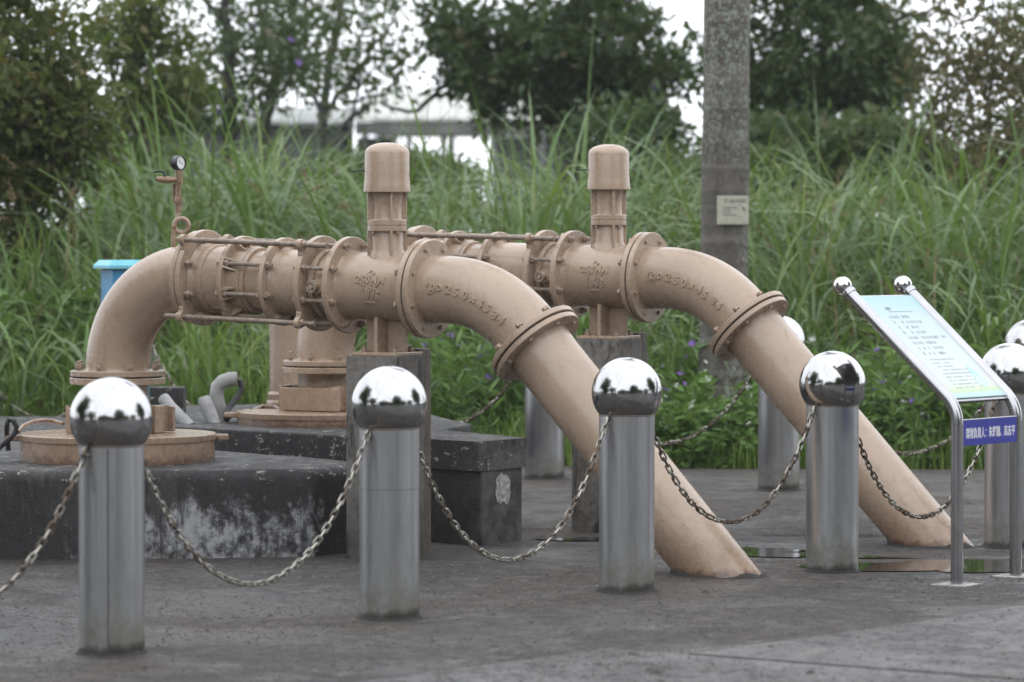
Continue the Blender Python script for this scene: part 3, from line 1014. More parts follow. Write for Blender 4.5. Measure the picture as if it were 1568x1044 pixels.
    mb.add(wrap_t(V, 0.0, -0.45), F)
    part('cast_lettering', mb, 'tan_paint', tee, 25)
    # ---- air valve tower on the tee
    base = tc.copy(); base.z = tc.z
    zb = tc.z
    mb = MB()
    mb.lathe([(0.10, 0.092), (0.145, 0.078), (0.16, 0.07), (0.236, 0.069)], base, UP, 32)
    mb.lathe([(0.285, 0.066), (0.30, 0.063), (0.36, 0.063), (0.40, 0.07), (0.42, 0.074)], base, UP, 32)
    neck = part('valve_neck', mb, 'tan_paint_dirty', T)
    for k in range(4):
        a = R(45 + 90 * k) + 0.0
        rad = (H * math.cos(a) + n * math.sin(a))
        tn = rad.cross(UP)
        for z0, z1 in ((0.11, 0.238), (0.283, 0.418)):
            part('rib', MB().box(base + rad * 0.066 + UP * (z0 + z1) / 2, (0.020, 0.0055, (z1 - z0) / 2), (rad, tn, UP), 0.002, 1), 'tan_paint_dirty', neck)
    part('collar', MB().lathe([(0.236, 0.0), (0.236, 0.081), (0.239, 0.084), (0.257, 0.084), (0.259, 0.0815), (0.262, 0.0815), (0.264, 0.084), (0.283, 0.084), (0.286, 0.081), (0.286, 0.0)], base, UP, 40), 'tan_paint', T)
    for k in range(4):
        a = R(20 + 90 * k); rad = (H * math.cos(a) + n * math.sin(a))
        place('nut', NUT, neck, dir_matrix(base + rad * 0.0735 + UP * 0.2355, -UP) @ Matrix.Scale(0.6, 4))
    capz = [(0.405, 0.0), (0.402, 0.096), (0.404, 0.1015), (0.41, 0.102), (0.44, 0.0985), (0.475, 0.096), (0.57, 0.0955), (0.579, 0.0935), (0.591, 0.0865), (0.602, 0.072), (0.61, 0.051), (0.6145, 0.026), (0.616, 0.0)]
    cap = part('valve_cap', MB().lathe(capz, base, UP, 48), 'tan_paint', T, 40)
    part('pin', MB().tube([base - H * 0.09 + UP * 0.5, base - H * 0.125 + N * 0.02 + UP * 0.497, base - H * 0.16 + N * 0.03 + UP * 0.494], 0.003, 8), 'black_rubber', cap)
    # ---- foot of the tee
    foot = part('support_foot', MB().box(tc - UP * 0.205, (0.1, 0.008, 0.075), (H, N, UP), 0.003, 1), 'tan_paint', T)
    part('web', MB().box(tc - UP * 0.205 + n * 0.05, (0.009, 0.043, 0.075), (H, N, UP), 0.002, 1), 'tan_paint', foot)
    part('web', MB().box(tc - UP * 0.205 - n * 0.05, (0.009, 0.043, 0.075), (H, N, UP), 0.002, 1), 'tan_paint', foot)
    part('base_plate', MB().box(tc - UP * 0.2865, (0.115, 0.105, 0.008), (H, N, UP), 0.003, 1), 'tan_paint', foot)
    for sx in (-1, 1):
        for sy in (-1, 1):
            place('nut', NUT, foot, dir_matrix(tc - UP * 0.279 + H * (0.078 * sx) + n * (0.06 * sy), UP))
    # ---- expansion joint between R5 and R4
    flange(T, R5, d, 0.013, 0.208, 0.145, 8, BOLT_ONE, bc=0.182, ref=n)
    sl = part('sleeve', MB().tube([R5 - d * 0.01, R4 + d * 0.01], 0.133, 48, ref=n, caps=False), 'tan_paint_dirty', T)
    part('gland_ring', MB().lathe(ring_profile(0.012, 0.15, 0.13), R4 + d * 0.04, d, 48, close=True), 'tan_paint_dirty', sl)
    r4 = flange(T, R4, d, 0.013, 0.207, 0.13, 8, BOLT_ONE, bc=0.182, spin0=22.5, ref=n)
    for k in range(8):
        an = R(22.5 + 45 * k)
        rad = n * math.cos(an) + d.cross(n) * math.sin(an)
        part('stud', MB().tube([R4 + rad * 0.182 + d * 0.014, R5 + rad * 0.182 - d * 0.014], 0.0095, 10), 'rod_metal', r4)
    # small drain cock with a handwheel
    mid = R4.lerp(R5, 0.52)
    boss = part('drain_valve', MB().lathe([(0.12, 0.032), (0.155, 0.032), (0.158, 0.018), (0.178, 0.016), (0.18, 0.008), (0.205, 0.007), (0.205, 0)], mid, n - w * 0.06, 18), 'tan_paint_dirty', T)
    hw = mid + (n - w * 0.06).normalized() * 0.196
    mb = MB().torus(hw, n, 0.021, 0.0055, 18, 6)
    for k in range(5):
        a = 2 * math.pi * k / 5
        mb.tube([hw, hw + (d * math.cos(a) + w * math.sin(a)) * 0.021], 0.004, 6)
    mb.sphere(hw, 0.008, 10, 6)
    part('handwheel', mb, 'rod_metal', boss)
    # ---- pipe piece R4..R3, slip coupling R3..R2, socket R2..R1
    tp = [R4 - d * (0.012 + (d3 - d4 - 0.024) * i / 12) for i in range(13)]
    part('pipe_piece', MB().tube(tp, flared(tp, 0.142, 0.15, 0.02), 48, ref=n, caps=False), 'tan_paint', T)
    r3 = flange(T, R3, d, 0.011, 0.192, 0.135, 8, BOLT_ONE, bc=0.172, spin0=20, ref=n)
    part('sleeve', MB().tube([R3 - d * 0.008, R2 + d * 0.008], 0.130, 48, ref=n, caps=False), 'tan_paint_dirty', T)
    part('sleeve_bead', MB().lathe(ring_profile(0.01, 0.145, 0.128), R2 + d * 0.085, d, 48, close=True), 'tan_paint', T)
    part('sleeve_bead', MB().lathe(ring_profile(0.035, 0.148, 0.128), R2 + d * 0.04, d, 48, close=True), 'tan_paint', T)
    r2 = flange(T, R2, d, 0.011, 0.192, 0.135, 8, BOLT_ONE, bc=0.172, spin0=20, ref=n)
    for k in range(8):
        an = R(20 + 45 * k)
        rad = n * math.cos(an) + d.cross(n) * math.sin(an)
        tn = d.cross(rad)
        part('stud', MB().tube([R3 + rad * 0.172 - d * 0.012, R2 + rad * 0.172 + d * 0.012], 0.0095, 10), 'rod_metal', r3)
        for ring, base_, sgn, ln in ((r2, R2, 1, 0.05), (r3, R3, -1, 0.032)):
            for off in (-0.021, 0.021):
                p0 = base_ + d * (sgn * 0.011) + tn * off
                q0 = [p0 + rad * 0.146, p0 + rad * 0.188, p0 + rad * 0.15 + d * (sgn * ln)]
                vs_ = [x + tn * 0.004 for x in q0] + [x - tn * 0.004 for x in q0]
                part('gusset', MB().add(vs_, [(0, 1, 2), (3, 4, 5), (0, 1, 4, 3), (1, 2, 5, 4), (2, 0, 3, 5)]), 'tan_paint', ring)
    tp = [R2 - d * (0.012 + (d1 - d2 - 0.03) * i / 14) for i in range(15)]
    rr = flared(tp, 0.142, 0.155, 0.025)
    part('pipe_piece', MB().tube(tp, rr, 48, ref=n, caps=False), 'tan_paint', T)
    part('bead', MB().lathe(ring_profile(0.012, 0.151, 0.14), R1 + d * 0.075, d, 48, close=True), 'tan_paint', T)
    f1 = flange(T, R1 + d * 0.004, d, 0.0125, 0.212, 0.14, 8, BOLT_PAIR, ref=n)
    f0 = flange(T, R1 - d * 0.028, d, 0.0125, 0.206, 0.14, 0, ref=n)
    part('gasket', MB().lathe(ring_profile(0.0034, 0.196, RP), R1 - d * 0.012, d, 48, close=True), 'gasket', T)
    for an in (R(45), R(-45), R(135), R(-135)):
        c1_ = lug(f1, R1 + d * 0.006, d, n, w, an, 0.212)
        c4_ = lug(r4, R4, d, n, w, an, 0.207)
        if an > 0:
            a_, b_ = c1_ - d * 0.03, c1_ + d * (d1 - d5 - 0.018)
        else:
            a_, b_ = c1_ - d * 0.085, c4_ + d * 0.085
        rod = part('tie_rod', MB().tube([a_, b_], 0.0115, 12), 'rod_metal', T)
        place('nut', NUT, rod, dir_matrix(c4_ + d * 0.013, d)); place('nut', NUT, rod, dir_matrix(c1_ - d * 0.013, -d))
    # ---- left elbow down to the well
    st = R1 - d * 0.016
    hd = -d
    riser = Vector((riser_xy[0], riser_xy[1], 0))
    hor = (riser - Vector((st.x, st.y, 0))).dot(-H)
    Rb = min(0.41, hor - 0.03)
    t1 = (hor - Rb * (1 + math.sin(tilt))) / math.cos(tilt)
    p1, tn1 = elbow_path(st, hd, R(90) + tilt, max(0.01, t1), Rb, 0.01, 36)
    endp = p1[-1]
    t2 = endp.z - flange_z
    p1, tn1 = elbow_path(st, hd, R(90) + tilt, max(0.01, t1), Rb, 0.01 + max(0.0, t2), 36)
    P_, T_ = densify_ends(p1, tn1)
    part('bend', MB().tube(P_, flared(P_, RP + 0.002, RP + 0.012, 0.02), 48, ref=n, caps=False), 'tan_paint', T)
    rc = p1[-1].copy()
    flange(T, Vector((rc.x, rc.y, flange_z)), UP, 0.013, 0.212, 0.13, 8, BOLT_PAIR, bc=0.185, spin0=10, ref=n)
    flange(T, Vector((rc.x, rc.y, flange_z - 0.034)), UP, 0.015, 0.214, 0.12, 0, ref=n, mat='tan_paint_dirty')
    part('gasket', MB().lathe(ring_profile(0.0034, 0.2, 0.13), (rc.x, rc.y, flange_z - 0.016), UP, 48, close=True), 'gasket', T)
    part('riser_pipe', MB().tube([Vector((rc.x, rc.y, flange_z - 0.02)), Vector((rc.x, rc.y, well_z - 0.03))], 0.136, 48, caps=False), 'tan_paint_dirty', T)
    return T, rc, tc, (d, n, w, R1, R5)

A1 = (-0.36, 15.26, 1.1545)
pl1, well1, tee1, fr1 = pipeline('nearer tan steel water pipeline bending down behind the second and third front bollards', A1, R(2.04),
    (0.392, 0.540, 0.734, 0.951, 1.163), (-1.768, 16.095), 0.766, 0.49, 1)
A2 = (0.626, 16.72, 1.190)
pl2, well2, tee2, fr2 = pipeline('farther tan steel water pipeline running down to the puddle by the board', A2, R(1.5),
    (0.392, 0.540, 0.805, 1.03, 1.235), (-0.915, 17.635), 0.762, 0.52, 2)

# ------------------------------------------------------------------ well covers
def well_cover(label, c, ground_z, lid_z, rad):
    c = Vector((c.x, c.y, 0))
    T = thing('well_cover', (c.x, c.y, ground_z), label, 'well cover', 'round well covers')
    part('skirt', MB().lathe([(ground_z - 0.03, rad * 0.985), (lid_z - 0.02, rad * 0.985)], c, UP, 72), 'tan_paint_dirty', T)
    lid = part('lid', MB().lathe([(lid_z - 0.027, rad * 0.97), (lid_z - 0.028, rad), (lid_z - 0.004, rad + 0.002), (lid_z, rad - 0.003), (lid_z + 0.002, 0.13)], c, UP, 72), 'tan_paint', T)
    # split clamp round the riser
    for sgn in (-1, 1):
        cl = part('clamp_half', MB().box(c + N * (0.045 * sgn) + UP * (lid_z + 0.065), (0.2, 0.03, 0.062), (H, N, UP), 0.004, 1), 'tan_paint', T)
        for sx in (-1, 1):
            part('clamp_ear', MB().box(c + N * (0.12 * sgn) + H * (0.155 * sx) + UP * (lid_z + 0.0655), (0.008, 0.05, 0.06), (H, N, UP), 0.002, 1), 'tan_paint', cl)
        place('bolt', BOLT_ONE, cl, dir_matrix(c + N * (0.076 * sgn) - H * 0.1 + UP * (lid_z + 0.07), N * sgn))
        part('clamp_plate', MB().box(c + N * (0.17 * sgn) + H * 0.02 + UP * (lid_z + 0.061), (0.17, 0.009, 0.056), (H, N, UP), 0.003, 1), 'tan_paint', T)
    for a in (R(5), R(185)):
        rad_d = Vector((math.cos(a), math.sin(a), 0))
        e = part('ear', MB().box(c + rad_d * (rad + 0.015) + UP * (lid_z - 0.02), (0.04, 0.035, 0.013), (rad_d, rad_d.cross(UP), UP), 0.004, 1), 'tan_paint', T)
        place('nut', NUT, e, dir_matrix(c + rad_d * (rad + 0.028) + N * 0.035 + UP * (lid_z - 0.02), N) @ Matrix.Scale(0.6, 4))
    # paint slop on the concrete round the skirt
    return T
wc1 = well_cover('tan round steel well cover on the low platform behind the leftmost bollard', well1, 0.378, 0.497, 0.44)
wc2 = well_cover('tan round steel well cover on the plinth behind the near pillar', well2, 0.464, 0.527, 0.44)

# ------------------------------------------------------------------ pillars under the tees
def pillar(label, tc, group=None):
    top = tc.z - 0.2945
    c = Vector((tc.x, tc.y, 0))
    T = thing('concrete_pillar', (c.x, c.y, 0), label, 'pillar', 'concrete pillars under the pipes')
    part('front_post', MB().box(c + N * 0.018 + UP * (top / 2 - 0.02), (0.128, 0.112, top / 2 + 0.02), (H, N, UP), 0.008, 2), 'stained_concrete', T)
    part('rear_post', MB().box(c - N * 0.139 - H * 0.008 + UP * ((top + 0.028) / 2 - 0.02), (0.115, 0.047, (top + 0.028) / 2 + 0.02), (H, N, UP), 0.008, 2), 'brown_concrete', T)
    return T
pillar('square stained concrete pillar under the nearer pipe, behind the second bollard', tee1)
pillar('square grey-brown concrete pillar under the farther pipe, behind the third bollard', tee2)

# ------------------------------------------------------------------ standing pipe behind, cabinet, gauge, conduits
sp = Vector((-1.165, 19.3, 0.46))
T = thing('standing_pipe', sp, 'plain tan vertical pipe standing behind the farther well', 'pipe')
part('shaft', MB().lathe([(0.0, 0.14), (0.60, 0.14), (0.60, 0.0)], sp, UP, 40), 'tan_paint', T)
part('foot_ring', MB().lathe([(0.0, 0.155), (0.03, 0.16), (0.045, 0.155), (0.05, 0.15), (0.08, 0.152), (0.095, 0.141)], sp, UP, 40), 'tan_paint_dirty', T)

bx = Vector((-2.07, 19.2, 0.37))
T = thing('blue_cabinet', bx, 'bright blue metal cabinet with overhanging lid behind the left pipe bend', 'cabinet')
ax = (Vector((0.9, 0.43, 0)).normalized(), Vector((-0.43, 0.9, 0)).normalized(), UP)
part('body', MB().box(bx + UP * 0.42, (0.1, 0.1, 0.42), ax, 0.004, 1), 'blue_paint', T)
rf = MB()
e = 0.132
c_ = bx + UP * 0.845
vs_ = [c_ + ax[0] * (e * sx) + ax[1] * (e * sy) for sx, sy in ((-1, -1), (1, -1), (1, 1), (-1, 1))]
vs_ += [v + UP * 0.016 for v in vs_]
vs_ += [c_ + ax[0] * (e * .8 * sx) + ax[1] * (e * .8 * sy) + UP * 0.045 for sx, sy in ((-1, -1), (1, -1), (1, 1), (-1, 1))]
rf.add(vs_, [(3, 2, 1, 0)] + [(i, (i + 1) % 4, 4 + (i + 1) % 4, 4 + i) for i in range(4)] + [(4 + i, 4 + (i + 1) % 4, 8 + (i + 1) % 4, 8 + i) for i in range(4)] + [(8, 9, 10, 11)])
part('lid', rf, 'blue_roof', T, 20)

def gauge():
    b = Vector((-1.488, 15.925, 1.322))
    T = thing('pressure_gauge', b, 'small pressure gauge with tap and looped tube on the left pipe bend', 'gauge')
    X = Vector((1, 0, 0)); s = 1 / 346.0
    def p(x, y, dy=0.0):
        return Vector(((x - 784) * s, b.y + dy, 1.34 - (y - 375) * s))
    path = [p(265, 385), p(265, 365), p(265.5, 350)]
    for i in range(17):
        a = math.pi + (-2 * math.pi - 0.9) * i / 16
        path.append(p(277.5 + 11 * math.cos(a), 345 - 11 * math.sin(a), -0.012 + 0.024 * i / 16))
    path += [p(271.5, 330, .012), p(271.6, 315, .012), p(271.8, 296, .012)]
    part('loop_tube', MB().tube(path, 0.0105, 10), 'tan_paint', T)
    q0 = p(272, 300, .012)
    riser = part('riser_tube', MB().tube([p(272, 316, .012), p(273.3, 262, .012)], 0.0115, 12), 'brass', T)
    part('union_nut', MB().lathe([(-0.02, 0.0), (-0.02, 0.018), (0.0, 0.021), (0.014, 0.017), (0.014, 0)], p(272.3, 306, .012), UP, 6), 'brass', riser)
    part('union_nut', MB().lathe([(-0.012, 0.0), (-0.012, 0.017), (0.012, 0.017), (0.012, 0)], p(272.0, 318, .012), UP, 8), 'brass', riser)
    part('branch_tube', MB().tube([p(265.5, 311, .03), p(265.3, 290, .03), p(265.8, 281, .03)], 0.009, 8), 'brass', riser)
    tee = part('tee_fitting', MB().lathe([(-0.03, 0), (-0.03, 0.0165), (0.03, 0.0165), (0.03, 0)], p(273.3, 271, .012), UP, 14), 'brass', T)
    tap = part('tap', MB().tube([p(273, 274.5, .012), p(262, 275, .006), p(258, 275.2, .004), p(239, 274, 0.0)], [0.013, 0.013, 0.0165, 0.012], 12), 'brass', T)
    part('tap_mouth', MB().lathe([(0, 0.009), (0.004, 0.009), (0.004, 0)], p(239.4, 274, 0.0), -X, 12), 'black_plastic', tap)
    lv = part('lever', MB().tube([p(252, 272), p(251.5, 266), p(249.5, 262.5), p(243, 262), p(234.5, 263.8)], [0.006, 0.006, 0.0055, 0.0055, 0.005], 8), 'black_plastic', tap)
    f = Vector((0.8, -0.6, 0.05)).normalized()
    gc = p(274.5, 249, .012)
    case = part('gauge_case', MB().lathe([(-0.03, 0), (-0.03, 0.027), (-0.026, 0.031), (0.0, 0.032), (0.004, 0.0335), (0.01, 0.0335), (0.012, 0.031), (0.008, 0.029), (0.004, 0.028)], gc, f, 32), 'black_plastic', T)
    part('dial', MB().lathe([(0.004, 0.029), (0.0045, 0.0)], gc, f, 32), 'dial_white', case)
    u_ = f.cross(UP).normalized(); v_ = u_.cross(f)
    mb = MB().tube([gc + f * 0.0065 - u_ * 0.012 + v_ * -0.008, gc + f * 0.0065 + u_ * 0.013 + v_ * 0.011], 0.0011, 6)
    part('needle', mb, 'black_plastic', case)
    part('stem', MB().tube([p(273.4, 262, .012), p(274.2, 257, .012)], 0.007, 8), 'brass', case)
gauge()

def conduits():
    def p(x, y, Y):
        s = 5500.0 / Y
        return Vector(((x - 784) / s, Y, 1.34 - (y - 375) / s))
    single('conduit', MB().tube([p(250, 610, 17.75), p(262, 625, 17.7), p(292, 655, 17.6)], 0.031, 16), 'grey_pvc', (-1.56, 17.6, 0.46), 'short grey plastic conduit slanting into the plinth beside the left riser', 'conduit', 'grey plastic conduits')
    pth = [p(330, 655, 17.72), p(318, 625, 17.75), p(312.5, 612, 17.76), p(311, 607, 17.76)]
    single('conduit', MB().tube(pth, [0.034, 0.034, 0.034, 0.024], 16), 'grey_pvc', (-1.47, 17.72, 0.46), 'straight blunt grey plastic conduit stub beside the hooked one', 'conduit', 'grey plastic conduits')
    hk = [p(345, 655, 17.9), p(340, 640, 17.9), p(334, 620, 17.9), p(331, 605, 17.9), p(333, 592, 17.9), p(341, 584, 17.9), p(352, 580.5, 17.9), p(363, 580, 17.9)]
    Th = thing('hooked_conduit', p(345, 652, 17.9), 'hooked grey plastic conduit with black cable hanging from its mouth', 'conduit')
    part('tube', MB().tube(hk, 0.036, 16), 'grey_pvc', Th)
    part('cable', MB().tube([p(360, 581, 17.9), p(368, 584, 17.9), p(370, 594, 17.9), p(364, 608, 17.88), p(352, 622, 17.85), p(345, 634, 17.8), p(347, 642, 17.75)], 0.0155, 10), 'black_rubber', Th)
    # cables lying on the covers
    Y = 15.95
    single('hose', MB().tube([p(-14, 700, 15.85), p(0, 684, Y), p(14, 672, Y), p(22, 664, Y), p(25, 654, Y), p(20, 644, Y), p(13, 642.5, Y), p(10, 650, Y), p(10, 664, Y + .1), p(12, 690, Y + .1)], 0.0115, 10), 'black_rubber', (-2.2, 15.9, 0.38), 'looped black rubber hose at the left rim of the left well cover', 'hose')
    single('cable', MB().tube([p(27, 662, 16.0), p(34, 653, 16.05), p(48, 646, 16.12), p(64, 643.5, 16.2), p(80, 644.5, 16.25), p(96, 649, 16.2)], 0.009, 10), 'tan_paint', (-2.1, 16.1, 0.49), 'tan painted cable arching over the left well cover', 'cable')
    Y = 18.0
    single('cable', MB().tube([p(346, 641, 17.6), p(358, 634, 17.8), p(376, 628, 17.9), p(398, 625, 17.95), p(420, 627, 17.9), p(440, 633, 17.8)], 0.0125, 10), 'black_rubber', (-1.3, 17.8, 0.53), 'dark cable lying across the back of the farther well cover', 'cable')
    single('cable', MB().tube([p(385, 629, 17.75), p(402, 622.5, 17.85), p(420, 624, 17.8), p(432, 630, 17.7), p(442, 636, 17.6)], 0.0115, 10), 'tan_paint', (-1.2, 17.7, 0.53), 'tan painted cable lying over the dark one on the farther cover', 'cable')
conduits()

# ------------------------------------------------------------------ bollards and chains
BR, BALL = 0.1075, 0.1365
def bollard_meshes():
    bc = 0.77
    jz = bc - math.sqrt(BALL ** 2 - (BR - 0.004) ** 2)
    pole = MB().lathe([(-0.02, BR), (0.0, BR), (0.43, BR), (jz + 0.004, BR), (jz + 0.004, 0.09)], (0, 0, 0), (0, 0, 1), 56)
    th0 = math.asin((BR - 0.004) / BALL)
    prof = []
    for i in range(29):
        th = math.pi - th0 - (math.pi - th0) * i / 28
        prof.append((bc + BALL * math.cos(th), BALL * math.sin(th) if i < 28 else 0.0))
    ball = MB().lathe(prof, (0, 0, 0), (0, 0, 1), 64)
    weld = MB().torus((0, 0, jz + 0.001), (0, 0, 1), BR - 0.003, 0.0042, 48, 6)
    seam = MB().box((0, -BR, 0.34), (0.002, 0.0008, 0.335))
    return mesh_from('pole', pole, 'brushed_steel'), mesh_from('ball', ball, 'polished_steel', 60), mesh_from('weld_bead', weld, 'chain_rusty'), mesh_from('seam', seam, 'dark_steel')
ME_POLE, ME_BALL, ME_WELD, ME_SEAM = bollard_meshes()
def dirt_ring(seed):
    g_ = random.Random(seed); ph = [g_.uniform(0, 6.28) for _ in range(8)]
    vs_ = []; fs = []
    for i in range(60):
        a = 2 * math.pi * i / 60
        nz = sum(math.sin((j * 2 + 2) * a + ph[j]) / (j + 2) for j in range(8))
        for rr, zz in ((BR - 0.002, 0.012 + 0.008 * nz + g_.uniform(0, .006)), (BR + 0.004, 0.008 + 0.005 * nz), (BR + 0.007 + 0.005 * abs(nz), 0.004), (BR + 0.011 + 0.012 * abs(nz) + g_.uniform(0, .005), -0.003)):
            vs_.append((rr * math.cos(a), rr * math.sin(a), zz))
        for j in range(3):
            fs.append((i * 4 + j, ((i + 1) % 60) * 4 + j, ((i + 1) % 60) * 4 + j + 1, i * 4 + j + 1))
    return mesh_from('foot_dirt', MB().add(vs_, fs), 'tar')
ME_DIRT = [dirt_ring(k) for k in range(4)]
EYE = mesh_from('eye_bolt', MB().torus((0, 0, 0), (0, 1, 0), 0.014, 0.0045, 16, 8), 'chain_steel')
ATT = 0.668

def bollard(x, y, z, label, seam, group):
    T = thing('steel_bollard', (x, y, z), label, 'bollard', group)
    for nm, me in (('pole', ME_POLE), ('ball', ME_BALL), ('weld_bead', ME_WELD), ('foot_dirt', ME_DIRT[int(abs(x) * 7) % 4])):
        o = bpy.data.objects.new(nm, me); COL.objects.link(o); o.parent = T
        if nm == 'pole': pole = o
    if seam is not None:
        o = bpy.data.objects.new('seam', ME_SEAM); COL.objects.link(o); o.parent = pole; o.rotation_euler = (0, 0, R(seam))
    if label.endswith('near concrete pillar'):
        part('joint_line', MB().torus((x, y, 0.467), UP, BR + 0.0002, 0.0009, 48, 6), 'dark_steel', T)
    return T
FG, BG = 'front row of steel bollards', 'back row of steel bollards'
BOL = {}
for key, x, y, z, lab, seam, grp in (
    ('f0', -2.19, 10.72, 0, 'steel bollard just beyond the left edge of the frame', 10, FG),
    ('f1', -1.315, 11.78, 0, 'steel ball-topped bollard at far left, largest, in front of the left well cover', 0, FG),
    ('f2', -0.440, 12.88, 0, 'steel ball-topped bollard in front of the near concrete pillar', None, FG),
    ('f3', 0.444, 13.88, 0, 'steel ball-topped bollard in front of the nearer sloping pipe', None, FG),
    ('f4', 1.315, 14.73, 0, 'steel ball-topped bollard in front of the farther sloping pipe', None, FG),
    ('f5', 2.205, 15.92, 0, 'steel ball-topped bollard behind the right post of the board', None, FG),
    ('b5', 0.177, 19.5, 0.07, 'steel bollard behind the nearer sloping pipe, its ball hidden by the flange', None, BG),
    ('b6', 1.383, 18.6, 0.07, 'steel bollard behind the farther sloping pipe, mossy at its foot', None, BG),
    ('b8', 2.56, 17.7, 0.07, 'steel bollard at the right edge with only its ball showing', None, BG),
    ('b9', -1.0, 20.4, 0.07, 'steel bollard hidden behind the farther well', None, BG),
    ('b10', -2.225, 21.3, 0.07, 'steel bollard hidden behind the left pipe bend', None, BG),
    ('b11', -3.42, 22.2, 0.03, 'steel bollard beyond the left edge behind the platform', None, BG)):
    BOL[key] = bollard(x, y, z, lab, seam, grp)

def link_mesh(mat):
    mb = MB()
    L, W_, r = 0.0135, 0.0088, 0.0037
    path = []
    for i in range(8):
        a = -math.pi / 2 + math.pi * i / 7
        path.append((L + W_ * math.cos(a), W_ * math.sin(a), 0))
    for i in range(8):
        a = math.pi / 2 + math.pi * i / 7
        path.append((-L + W_ * math.cos(a), W_ * math.sin(a), 0))
    n = len(path); sec = 6
    vs_ = []; fs = []
    for i in range(n):
        p = Vector(path[i]); t = (Vector(path[(i + 1) % n]) - Vector(path[i - 1])).normalized()
        a = Vector((0, 0, 1)); b = t.cross(a)
        for k in range(sec):
            an = 2 * math.pi * k / sec
            vs_.append(p + (a * math.cos(an) + b * math.sin(an)) * r)
    for i in range(n):
        j = (i + 1) % n
        for k in range(sec):
            k2 = (k + 1) % sec
            fs.append((i * sec + k, i * sec + k2, j * sec + k2, j * sec + k))
    mb.add(vs_, fs)
    return mesh_from('link', mb, mat, 60)
LINK_A, LINK_B = link_mesh('chain_steel'), link_mesh('chain_rusty')
PITCH = 0.0315

def chain(ka, kb, low, label, group, rusty=0.25, seed=0):
    A_ = Vector(BOL[ka].location); B_ = Vector(BOL[kb].location)
    dr = Vector((B_.x - A_.x, B_.y - A_.y, 0)).normalized()
    P = A_ + dr * (BR + 0.012) + UP * ATT
    Q = B_ - dr * (BR + 0.012) + UP * ATT
    span = (Vector((Q.x, Q.y, 0)) - Vector((P.x, P.y, 0))).length
    T = thing('chain', P, label, 'chain', group)
    place('eye_bolt', EYE, T, basis(dr, UP.cross(dr), UP, P - dr * 0.008))
    place('eye_bolt', EYE, T, basis(dr, UP.cross(dr), UP, Q + dr * 0.008))
    sag = (P.z + Q.z) / 2 - low
    # catenary: sag = a*(cosh(span/2a)-1)
    lo_, hi_ = 0.05, 50.0
    for _ in range(60):
        m = (lo_ + hi_) / 2
        if m * (math.cosh(min(50, span / 2 / m)) - 1) > sag: lo_ = m
        else: hi_ = m
    a = (lo_ + hi_) / 2
    def pt(s):
        xx = s - span / 2
        zz = a * (math.cosh(xx / a) - math.cosh(span / 2 / a))
        return P + dr * s + UP * (zz + (Q.z - P.z) * s / span)
    N_ = 800
    pts = [pt(span * i / N_) for i in range(N_ + 1)]
    g = random.Random(seed)
    acc = 0.0; nxt = PITCH * 0.5; k = 0
    for i in range(N_):
        seg = (pts[i + 1] - pts[i]); L = seg.length
        while acc + L >= nxt:
            c = pts[i] + seg * ((nxt - acc) / L)
            t = seg.normalized()
            side = dr.cross(UP)
            nrm = t.cross(side)
            ang = R(45) + (R(90) if k % 2 else 0) + g.uniform(-0.35, 0.35)
            y_ = side * math.cos(ang) + nrm * math.sin(ang)
            place('link', LINK_B if g.random() < rusty else LINK_A, T, basis(t, y_, t.cross(y_), c))
            nxt += PITCH; k += 1
        acc += L
chain('f0', 'f1', 0.19, 'sagging steel chain from the leftmost bollard out of the frame', FG + ' chains', 0.55, 1)
chain('f1', 'f2', 0.175, 'sagging steel chain in front of the lime-stained platform', FG + ' chains', 0.15, 2)
chain('f2', 'f3', 0.166, 'sagging steel chain in front of the plinth corner', FG + ' chains', 0.2, 3)
chain('f3', 'f4', 0.236, 'sagging steel chain crossing the foot of the nearer sloping pipe', FG + ' chains', 0.55, 4)
chain('f4', 'f5', 0.18, 'sagging steel chain crossing the foot of the farther sloping pipe', FG + ' chains', 0.6, 5)
chain('b5', 'b6', 0.285, 'thin chain against the weeds between the two back bollards', BG + ' chains', 0.5, 6)
chain('b6', 'b8', 0.285, 'chain behind the board, against the weeds at right', BG + ' chains', 0.5, 7)
chain('b9', 'b5', 0.33, 'chain against the weeds behind the plinth', BG + ' chains', 0.5, 8)
chain('b10', 'b9', 0.28, 'chain against the bright grass behind the conduits', BG + ' chains', 0.35, 9)
chain('b11', 'b10', 0.29, 'chain against the bright grass at the left edge', BG + ' chains', 0.3, 10)

